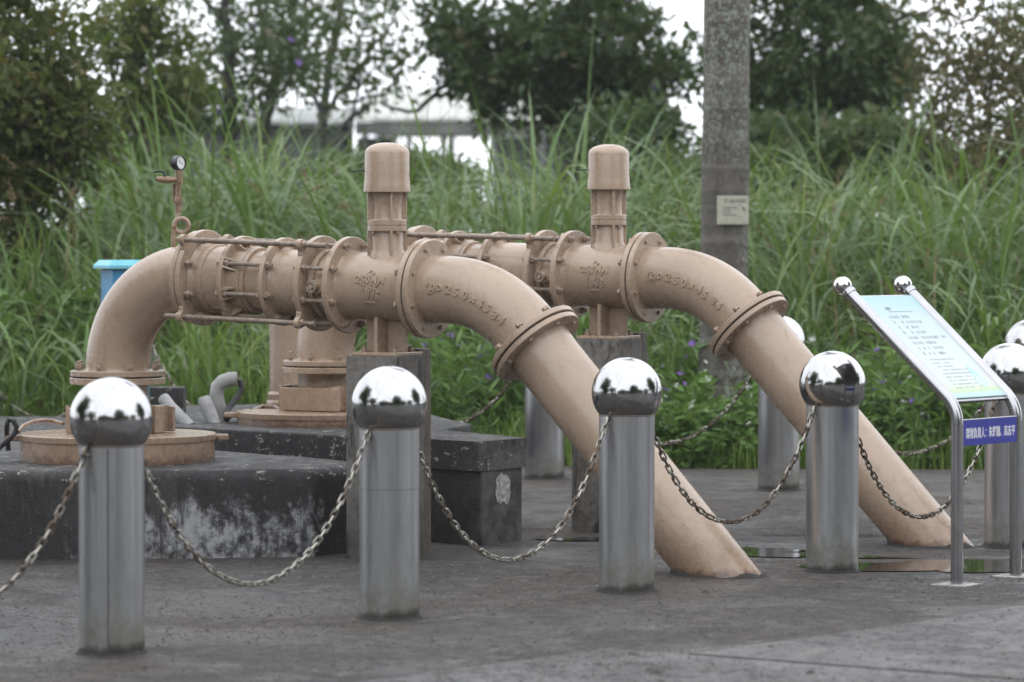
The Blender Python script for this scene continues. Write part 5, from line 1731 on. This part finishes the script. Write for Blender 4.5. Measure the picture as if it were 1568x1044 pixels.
def trees():
    # left: dense olive shrub-tree, near
    Y = 25.2
    c = np.concatenate([ellip(70, px_pt(30, 60, Y), (0.62, 0.9, 1.3), 1), ellip(40, px_pt(40, 240, Y), (0.55, 0.8, 0.6), 2), ellip(26, px_pt(105, 190, Y), (0.3, 0.6, 0.5), 3), ellip(30, px_pt(-120, 160, Y), (0.6, 0.9, 1.6), 4), ellip(22, px_pt(60, 390, Y), (0.5, 0.5, 0.35), 5)])
    b = px_pt(55, 640, Y); b = (b[0], Y, 0.0)
    make_tree('olive_tree', 'dense olive-green shrubby tree filling the upper left corner', b, [b, px_pt(60, 420, Y), px_pt(40, 250, Y), px_pt(55, 60, Y)], c, 170, 0.075, 'leaf_olive', 'dark_bark', 0.07, 0.115, 31,
              limbs=[([px_pt(55, 460, Y), px_pt(110, 300, Y), px_pt(120, 180, Y)], 0.03)])
    Y = 30.0
    c = np.concatenate([ellip(16, px_pt(205, 190, Y), (0.5, 0.5, 0.35), 6), ellip(22, px_pt(270, 120, Y), (0.55, 0.6, 0.35), 7), ellip(12, px_pt(190, 60, Y), (0.35, 0.5, 0.35), 8), ellip(10, px_pt(230, 40, Y), (0.5, 0.5, 0.3), 9)])
    b = (px_pt(262, 0, Y)[0], Y, 0.0)
    make_tree('young_tree', 'slender leaning tree with small leaf tufts right of the olive tree', b, [b, px_pt(255, 300, Y), px_pt(215, 190, Y), px_pt(175, 120, Y), px_pt(160, 40, Y)], c, 130, 0.08, 'leaf_olive', 'dark_bark', 0.05, 0.12, 32,
              limbs=[([px_pt(225, 210, Y), px_pt(160, 148, Y), px_pt(120, 140, Y)], 0.025), ([px_pt(215, 190, Y), px_pt(262, 140, Y), px_pt(300, 100, Y)], 0.02)])
    # dark straight trunk
    Y = 33.0
    c = np.concatenate([ellip(30, px_pt(300, 150, Y), (0.75, 0.7, 0.3), 10), ellip(36, px_pt(390, 70, Y), (0.8, 0.9, 0.7), 11), ellip(24, px_pt(330, -60, Y), (1.2, 1.2, 0.6), 12), ellip(14, px_pt(230, 165, Y), (0.5, 0.5, 0.2), 13)])
    b = (px_pt(350, 0, Y)[0], Y, 0.0)
    make_tree('dark_tree', 'tree with dark upright trunk and purple flowers left of the gauge line', b, [b, px_pt(352, 200, Y), px_pt(350, 90, Y), px_pt(345, 0, Y), px_pt(330, -160, Y)], c, 75, 0.085, 'leaf_dark', 'dark_bark', 0.085, 0.15, 33,
              limbs=[([px_pt(350, 40, Y), px_pt(328, 15, Y), px_pt(300, -20, Y)], 0.04)], flowers=5)
    Y = 34.0
    c = np.concatenate([ellip(34, px_pt(450, 60, Y), (0.7, 0.8, 0.75), 14), ellip(20, px_pt(480, -60, Y), (1.0, 1.0, 0.6), 15), ellip(8, px_pt(400, 130, Y), (0.3, 0.4, 0.2), 16)])
    b = (px_pt(395, 0, Y)[0], Y, 0.0)
    make_tree('leaning_tree', 'dark tree leaning right beside the upright dark trunk', b, [b, px_pt(408, 180, Y), px_pt(425, 110, Y), px_pt(448, 40, Y), px_pt(470, -120, Y)], c, 62, 0.085, 'leaf_mid', 'dark_bark', 0.075, 0.14, 34, flowers=2)
    Y = 35.0
    c = np.concatenate([ellip(30, px_pt(540, 40, Y), (0.75, 0.8, 0.8), 17), ellip(14, px_pt(560, 120, Y), (0.6, 0.5, 0.35), 18), ellip(16, px_pt(620, -40, Y), (0.9, 0.9, 0.6), 19)])
    b = (px_pt(490, 0, Y)[0], Y, 0.0)
    make_tree('thin_tree', 'thin-stemmed open tree in front of the pale shed roof', b, [b, px_pt(492, 200, Y), px_pt(508, 90, Y), px_pt(522, 0, Y), px_pt(540, -140, Y)], c, 62, 0.08, 'leaf_mid', 'grey_bark', 0.06, 0.15, 35,
              limbs=[([px_pt(496, 180, Y), px_pt(540, 120, Y), px_pt(580, 60, Y), px_pt(610, 0, Y)], 0.03), ([px_pt(494, 190, Y), px_pt(480, 110, Y), px_pt(500, 10, Y)], 0.03), ([px_pt(500, 230, Y), px_pt(550, 170, Y), px_pt(600, 130, Y), px_pt(640, 60, Y)], 0.025),
                     ([px_pt(540, 230, Y), px_pt(545, 120, Y), px_pt(560, 20, Y)], 0.02)], flowers=2)
    # broad tree in the middle
    Y = 33.5
    c = np.concatenate([ellip(95, px_pt(880, 60, Y), (1.15, 1.2, 0.75), 20), ellip(36, px_pt(760, 120, Y), (0.55, 0.8, 0.35), 21), ellip(40, px_pt(970, 130, Y), (0.6, 0.8, 0.4), 22), ellip(20, px_pt(700, 50, Y), (0.3, 0.6, 0.3), 23),
                        ellip(60, px_pt(880, -120, Y), (1.5, 1.4, 0.7), 24), ellip(14, px_pt(850, 185, Y), (0.8, 0.5, 0.12), 25)])
    b = (px_pt(885, 0, Y)[0], Y, 0.0)
    make_tree('broad_tree', 'broad dark-leaved tree with thick trunk in the middle background', b, [b, px_pt(880, 240, Y), px_pt(873, 150, Y), px_pt(880, 60, Y), px_pt(900, -140, Y)], c, 105, 0.105, 'leaf_dark', 'dark_bark', 0.17, 0.105, 36,
              limbs=[([px_pt(876, 190, Y), px_pt(930, 160, Y), px_pt(970, 100, Y), px_pt(975, 0, Y)], 0.05), ([px_pt(872, 150, Y), px_pt(800, 110, Y), px_pt(720, 70, Y), px_pt(640, 5, Y)], 0.05), ([px_pt(873, 170, Y), px_pt(780, 130, Y), px_pt(690, 120, Y), px_pt(640, 175, Y), px_pt(585, 158, Y)], 0.045),
                     ([px_pt(885, 210, Y), px_pt(940, 190, Y), px_pt(1010, 170, Y), px_pt(1040, 110, Y)], 0.045)], flowers=2)
    # dark tree right of the palm
    Y = 32.0
    c = np.concatenate([ellip(80, px_pt(1270, 50, Y), (0.8, 1.1, 0.75), 26), ellip(50, px_pt(1200, 140, Y), (0.5, 0.8, 0.45), 27), ellip(26, px_pt(1330, 150, Y), (0.42, 0.6, 0.3), 28), ellip(50, px_pt(1240, -120, Y), (1.1, 1.2, 0.7), 29), ellip(24, px_pt(1120, 60, Y), (0.3, 0.6, 0.6), 30), ellip(20, px_pt(1370, 90, Y), (0.2, 0.5, 0.4), 57)])
    b = (px_pt(1250, 0, Y)[0], Y, 0.0)
    make_tree('dense_tree', 'dense dark green tree right of the palm trunk', b, [b, px_pt(1250, 240, Y), px_pt(1262, 140, Y), px_pt(1265, 30, Y), px_pt(1250, -140, Y)], c, 140, 0.085, 'leaf_dark', 'dark_bark', 0.13, 0.11, 37,
              limbs=[([px_pt(1265, 40, Y), px_pt(1360, 30, Y), px_pt(1415, 22, Y), px_pt(1440, 2, Y)], 0.035)])
    # dry scrub on the right
    for k, (x, Y, lab, mat, nl, sd) in enumerate(((1445, 29.0, 'sparse brownish shrub left of the tallest dry stems at right', 'leaf_brown', 46, 38), (1515, 27.0, 'tall thin scrub with bare brown stems at the right edge', 'leaf_brown', 60, 39), (1590, 28.0, 'greenish scrub cut off by the right edge of the frame', 'leaf_mid', 90, 40))):
        c = np.concatenate([ellip(26, px_pt(x, 120, Y), (0.35, 0.5, 0.5), 41 + k), ellip(22, px_pt(x + 10, 220, Y), (0.4, 0.5, 0.4), 44 + k), ellip(10, px_pt(x - 10, 40, Y), (0.4, 0.4, 0.4), 47 + k)])
        b = (px_pt(x, 0, Y)[0], Y, 0.0)
        make_tree('dry_shrub', lab, b, [b, px_pt(x + 5, 300, Y), px_pt(x - 4, 180, Y), px_pt(x + 8, 60, Y), px_pt(x, -30, Y)], c, nl, 0.07, mat, 'grey_bark', 0.022, 0.13, sd,
                  limbs=[([px_pt(x + 4, 330, Y), px_pt(x + 25, 220, Y), px_pt(x + 30, 90, Y)], 0.014), ([px_pt(x, 320, Y), px_pt(x - 26, 200, Y), px_pt(x - 40, 110, Y)], 0.012)], group='scrub at the right')
    # understory between shed and grass
    for k, (x, y, Y, lab) in enumerate(((960, 215, 31.0, 'dark low shrub under the broad tree'), (1190, 225, 30.5, 'dark low shrub just right of the palm trunk'), (60, 430, 25.8, 'dark low shrub under the olive tree'), (1330, 235, 30.0, 'low dark shrub under the dense tree'), (1140, 290, 29.9, 'low shrub right behind the palm trunk'), (1240, 285, 30.2, 'low shrub in the gap behind the grass right of the palm'), (1420, 270, 30.4, 'low shrub behind the sparse brownish scrub'), (1520, 275, 30.2, 'low shrub behind the tall thin scrub'), (1060, 285, 30.6, 'low shrub left of the palm trunk'), (1010, 300, 30.2, 'low shrub behind the farther valve cap'), (665, 292, 31.2, 'low shrub between the valve caps in front of the open shed'), (575, 285, 31.0, 'low shrub behind the nearer valve cap'), (200, 262, 30.8, 'low shrub in front of the grey shed at left'))):
        c = ellip(34, px_pt(x, y, Y), (0.55, 0.5, 0.28), 60 + k)
        b = (px_pt(x, 0, Y)[0], Y, 0.0)
        make_tree('low_shrub', lab, b, [b, px_pt(x, y + 90, Y), px_pt(x + 4, y, Y)], c, 190, 0.08, 'leaf_dark' if k < 2 else 'leaf_mid', 'dark_bark', 0.03, 0.13, 70 + k, group='low shrubs under the trees')
    # trees across the yard, seen only as reflections in the steel balls
    for k, (x, y, h, rr, lab) in enumerate((
            (-12.5, 12.0, 5.5, (4.4, 4.4, 5.2), 'tall dark tree mirrored at the left of the steel balls'),
            (7.5, -5.0, 6.4, (5.0, 4.4, 5.6), 'tall dark tree mirrored right of the middle of the steel balls'),
            (14.0, 14.0, 5.2, (4.2, 4.2, 5.0), 'tall dark tree mirrored at the right rim of the steel balls'),
            (-9.0, -16.0, 4.2, (6.5, 4.2, 4.0), 'broad dark tree mirrored left of the middle of the steel balls'),
            (-1.0, -24.0, 3.6, (6.0, 3.5, 3.4), 'low dark tree mirrored in the middle of the steel balls'),
            (17.0, -14.0, 4.8, (6.5, 5.5, 4.6), 'broad dark tree mirrored far right in the steel balls'),
            (-18.0, -2.0, 4.6, (5.5, 5.5, 4.6), 'broad dark tree mirrored far left in the steel balls'),
            (5.0, -27.0, 2.8, (4.5, 3.0, 2.8), 'low tree mirrored just right of the middle of the steel balls'), (-16.0, -20.0, 3.0, (5, 3, 3), 'low tree mirrored at the left middle of the steel balls'),
            (-22.0, 8.0, 3.0, (5, 5, 3), 'low tree mirrored at the left rim of the steel balls'), (24.0, 2.0, 3.0, (5, 5, 3), 'low tree mirrored at the right rim of the steel balls'), (13.0, -24.0, 3.0, (5, 3, 3), 'low tree mirrored at the right middle of the steel balls'),
            (-9.0, -26.0, 3.2, (5, 3, 3.4), 'hedge-like tree mirrored left of the low middle tree in the steel balls'), (9.0, -30.0, 3.2, (5, 3, 3.4), 'hedge-like tree mirrored right of the low middle tree in the steel balls'),
            (-24.0, -8.0, 3.6, (5, 5, 3.8), 'hedge-like tree mirrored far left in the steel balls'), (22.0, -9.0, 3.6, (5, 5, 3.8), 'hedge-like tree mirrored far right in the steel balls'))):
        c = ellip(130, (x, y, h * 0.9), (rr[0] * 1.25, rr[1] * 1.1, rr[2]), 80 + k, 0.2)
        c[:, 2] = np.maximum(c[:, 2], 0.5)
        make_tree('yard_tree', lab, (x, y, 0.0), [(x, y, 0), (x + .1, y, h * 0.5), (x, y, h + 1.5)], c, 190, 0.5, 'leaf_mid', 'dark_bark', 0.16, 0.6, 90 + k, group='trees across the yard')
trees()

# ------------------------------------------------------------------ palm trunk with its plate
def palm():
    Y = 21.7
    b = Vector(((1106 - 784) * Y / 5500, Y, 0.03))
    T = thing('palm_tree', b, 'grey ringed palm trunk with lichen and a small name plate', 'palm')
    prof = []
    r = random.Random(3)
    z = 0.0
    zs = [(-0.05, 0.19), (0.15, 0.175), (0.4, 0.16)]
    while zs[-1][0] < 6.5:
        z = zs[-1][0] + r.uniform(0.09, 0.2)
        base_r = 0.147 - 0.003 * z + 0.002 * math.sin(z * 5)
        zs += [(z, base_r), (z + 0.008, base_r + 0.0025), (z + 0.02, base_r + 0.001)]
    mb = MB()
    mb.tube([b + UP * z_ + Vector((0.012 * z_ * 0.8, 0, 0)) for z_, _ in zs], [q_ for _, q_ in zs], 40, ref=(1, 0, 0))
    part('trunk', mb, 'palm_bark', T, 60)
    # crownshaft and fronds, above the frame
    top = b + UP * 6.4 + Vector((0.06, 0, 0))
    part('crownshaft', MB().lathe([(0, 0.13), (0.2, 0.145), (0.8, 0.1), (1.1, 0.05), (1.1, 0)], top, UP, 24), 'stem_green', T)
    rr = np.random.default_rng(8)
    for k in range(11):
        a = 2 * math.pi * k / 11 + rr.uniform(-.2, .2); el = rr.uniform(0.2, 1.1)
        pts = []
        p = top + UP * 1.0
        for i in range(9):
            th = el - 1.6 * (i / 8) ** 1.4
            pts.append(p.copy()); p = p + Vector((math.cos(a) * math.cos(th), math.sin(a) * math.cos(th), math.sin(th))) * 0.28
        P_, D_ = [], []
        for i in range(1, 8):
            t = (pts[i + 1] - pts[i - 1]).normalized(); s_ = t.cross(UP).normalized()
            for j in range(6):
                q_ = pts[i].lerp(pts[i + 1], j / 6)
                for sg in (-1, 1):
                    P_.append(q_); D_.append(s_ * sg + t * 0.5 - UP * 0.3)
        V, F = leaf_arrays(np.array([list(p_) for p_ in P_]), np.array([list(d_) for d_ in D_]), np.full(len(P_), 0.6), np.full(len(P_), 0.045), 0.3, k)
        fr = bpy.data.objects.new('frond', np_mesh('frond', V - np.array(list(b))[None], F, 'leaf_mid', True)); COL.objects.link(fr); fr.parent = T
        part('rib', MB().tube(pts, [0.02 - 0.002 * i for i in range(9)], 6), 'stem_green', fr)
    # plate
    n = Vector((0.2, -0.98, 0)).normalized(); xx = Vector((0.98, 0.2, 0)).normalized()
    pc = Vector(((1119.5 - 784) * Y / 5500, Y - 0.158, 1.34 + (375 - 322) * Y / 5500))
    S = thing('tree_plate', pc, 'small cream name plate with dark lettering fixed to the palm trunk', 'sign plate')
    pl_ = part('plate', MB().box(pc, (0.098, 0.0025, 0.086), (xx, n, UP), 0.001, 1), 'cream_plate', S)
    part('wire', MB().tube([pc - xx * 0.09 + UP * 0.035, pc - xx * 0.15 + UP * 0.037 - n * 0.03, pc - xx * 0.2 + UP * 0.036 - n * 0.1], 0.002, 6), 'black_rubber', S)
    mb = MB()
    def quad(x0, x1, z0, z1, o=0.0032):
        mb.add([pc + xx * x0 + UP * z0 + n * o, pc + xx * x1 + UP * z0 + n * o, pc + xx * x1 + UP * z1 + n * o, pc + xx * x0 + UP * z1 + n * o], [(0, 1, 2, 3)])
    for i, x in enumerate((-0.053, -0.024, 0.046, 0.068)):
        h = 0.02; w = 0.017 if i < 3 else 0.006
        quad(x, x + w, 0.044, 0.047); quad(x + w * .1, x + w * .9, 0.052, 0.055); quad(x, x + w, 0.061, 0.064); quad(x, x + 0.003, 0.044, 0.064); quad(x + w - 0.003, x + w, 0.046, 0.062, 0.0034)
    V, F = text_mesh('山大', 0.024, 0.0, 1.05, bold=0.0006)
    mb.add([pc + xx * (v.x + 0.017) + UP * (v.y + 0.054) + n * 0.0033 for v in V], F)
    for r_ in range(4):
        z0 = 0.012 - r_ * 0.0145
        quad(-0.068, -0.063, z0, z0 + 0.005)
        quad(-0.058, -0.058 + (0.085, 0.045, 0.05, 0.082)[r_], z0, z0 + 0.0045)
    part('lettering', mb, 'dark_print', pl_, None)
    m2 = MB()
    m2.add([pc + xx * a_ + UP * c_ + n * 0.0034 for a_, c_ in ((0.052, 0.02), (0.062, 0.022), (0.067, 0.012), (0.077, 0.006), (0.072, -0.006), (0.062, 0.002), (0.058, 0.01))], [tuple(range(7))])
    part('emblem', m2, 'dark_print', pl_, None)
mk_plain('cream_plate', (0.4, 0.4, 0.32), 0.5, 0, 0.18, 30)
palm()

# ------------------------------------------------------------------ sheds behind the trees
def sheds():
    Y = 62.0
    def p(x, y, YY=Y): return Vector(px_pt(x, y, YY))
    b = Vector((p(720, 0).x, Y, 0))
    T = thing('open_shed', b, 'open-sided shed with pale sheet roof between the background trees', 'shed')
    x0, x1 = p(545, 0).x, p(905, 0).x
    ez, rz = p(0, 183).z, p(0, 122).z
    n = 14
    for i in range(n):
        xa = x0 + (x1 - x0) * i / n; xb = x0 + (x1 - x0) * (i + 1) / n - 0.012
        mb = MB()
        for z_ in (0, -0.03):
            pass
        vs_ = [(xa, Y - 0.3, ez), (xb, Y - 0.3, ez), (xb, Y + 5, rz), (xa, Y + 5, rz)]
        dz = 0.02 * (i % 2)
        vs_ = [(a, b_, c + dz) for a, b_, c in vs_] + [(a, b_, c - 0.04) for a, b_, c in vs_]
        mb.add(vs_, [(0, 1, 2, 3), (7, 6, 5, 4), (0, 4, 5, 1), (1, 5, 6, 2), (2, 6, 7, 3), (3, 7, 4, 0)])
        part('roof_sheet', mb, 'shed_roof', T)
    part('fascia', MB().box(((x0 + x1) / 2, Y - 0.2, ez - 0.16), ((x1 - x0) / 2, 0.05, 0.11)), 'timber', T)
    part('rear_slope', MB().add([(x0, Y + 5.02, rz), (x1, Y + 5.02, rz), (x1, Y + 9, ez), (x0, Y + 9, ez), (x0, Y + 5.02, rz - .04), (x1, Y + 5.02, rz - .04), (x1, Y + 9, ez - .04), (x0, Y + 9, ez - .04)], [(0, 1, 2, 3), (7, 6, 5, 4), (0, 1, 5, 4), (2, 3, 7, 6)]), 'shed_roof', T)
    for x in (560, 605, 680, 757, 830, 890):
        for yy in (Y - 0.1, Y + 8.5):
            part('post', MB().box((p(x, 0).x, yy, (ez - 0.05) / 2), (0.05, 0.05, (ez - 0.05) / 2)), 'timber', T)
    part('wall', MB().box(((p(604, 0).x + x0) / 2, Y + 0.4, 1.6), ((p(604, 0).x - x0) / 2, 0.06, 1.6)), 'shed_wall', T)
    part('wall', MB().box(((p(757, 0).x + x1) / 2, Y + 0.4, 1.6), ((x1 - p(757, 0).x) / 2, 0.06, 1.6)), 'shed_wall', T)
    Y2 = 60.0
    b = Vector((px_pt(330, 0, Y2)[0], Y2, 0))
    T = thing('old_shed', b, 'long grey shed with weathered roof behind the trees at left', 'shed')
    xa, xb = px_pt(110, 0, Y2)[0], px_pt(540, 0, Y2)[0]
    ez, rz = px_pt(0, 188, Y2)[2], px_pt(0, 150, Y2)[2]
    n = 16
    for i in range(n):
        a_ = xa + (xb - xa) * i / n; c_ = xa + (xb - xa) * (i + 1) / n - 0.01
        k = 0.02 * (i % 2)
        v = [(a_, Y2 - .4, ez + k), (c_, Y2 - .4, ez + k), (c_, Y2 + 4, rz + k), (a_, Y2 + 4, rz + k)]
        v += [(q0, q1, q2 - 0.06) for q0, q1, q2 in v]
        part('roof_sheet', MB().add(v, [(0, 1, 2, 3), (7, 6, 5, 4), (0, 4, 5, 1), (1, 5, 6, 2), (2, 6, 7, 3), (3, 7, 4, 0)]), 'old_roof', T)
    part('wall', MB().box(((xa + xb) / 2, Y2 + 0.2, (ez - .05) / 2), ((xb - xa) / 2 - 0.2, 0.08, (ez - .05) / 2)), 'shed_wall', T)
    part('rear_wall', MB().box(((xa + xb) / 2, Y2 + 3.9, (rz - .1) / 2), ((xb - xa) / 2 - 0.2, 0.08, (rz - .1) / 2)), 'shed_wall', T)
sheds()


# ------------------------------------------------------------------ damp air
def haze():
    hm = bpy.data.materials.new('damp_air')
    hm.use_nodes = True
    t = hm.node_tree
    for n_ in list(t.nodes): t.nodes.remove(n_)
    out = t.nodes.new('ShaderNodeOutputMaterial')
    pv = t.nodes.new('ShaderNodeVolumePrincipled')
    pv.inputs['Color'].default_value = (0.95, 0.97, 1.0, 1)
    pv.inputs['Density'].default_value = 0.0006
    t.links.new(pv.outputs[0], out.inputs['Volume'])
    M['damp_air'] = hm
    me = mesh_from('haze', MB().box((0, 19, 7.2), (34, 58, 8.2)), 'damp_air', None)
    o = bpy.data.objects.new('haze', me); COL.objects.link(o)
    o['kind'] = 'stuff'; o['label'] = 'thin damp haze in the air over the whole yard'; o['category'] = 'haze'
haze()
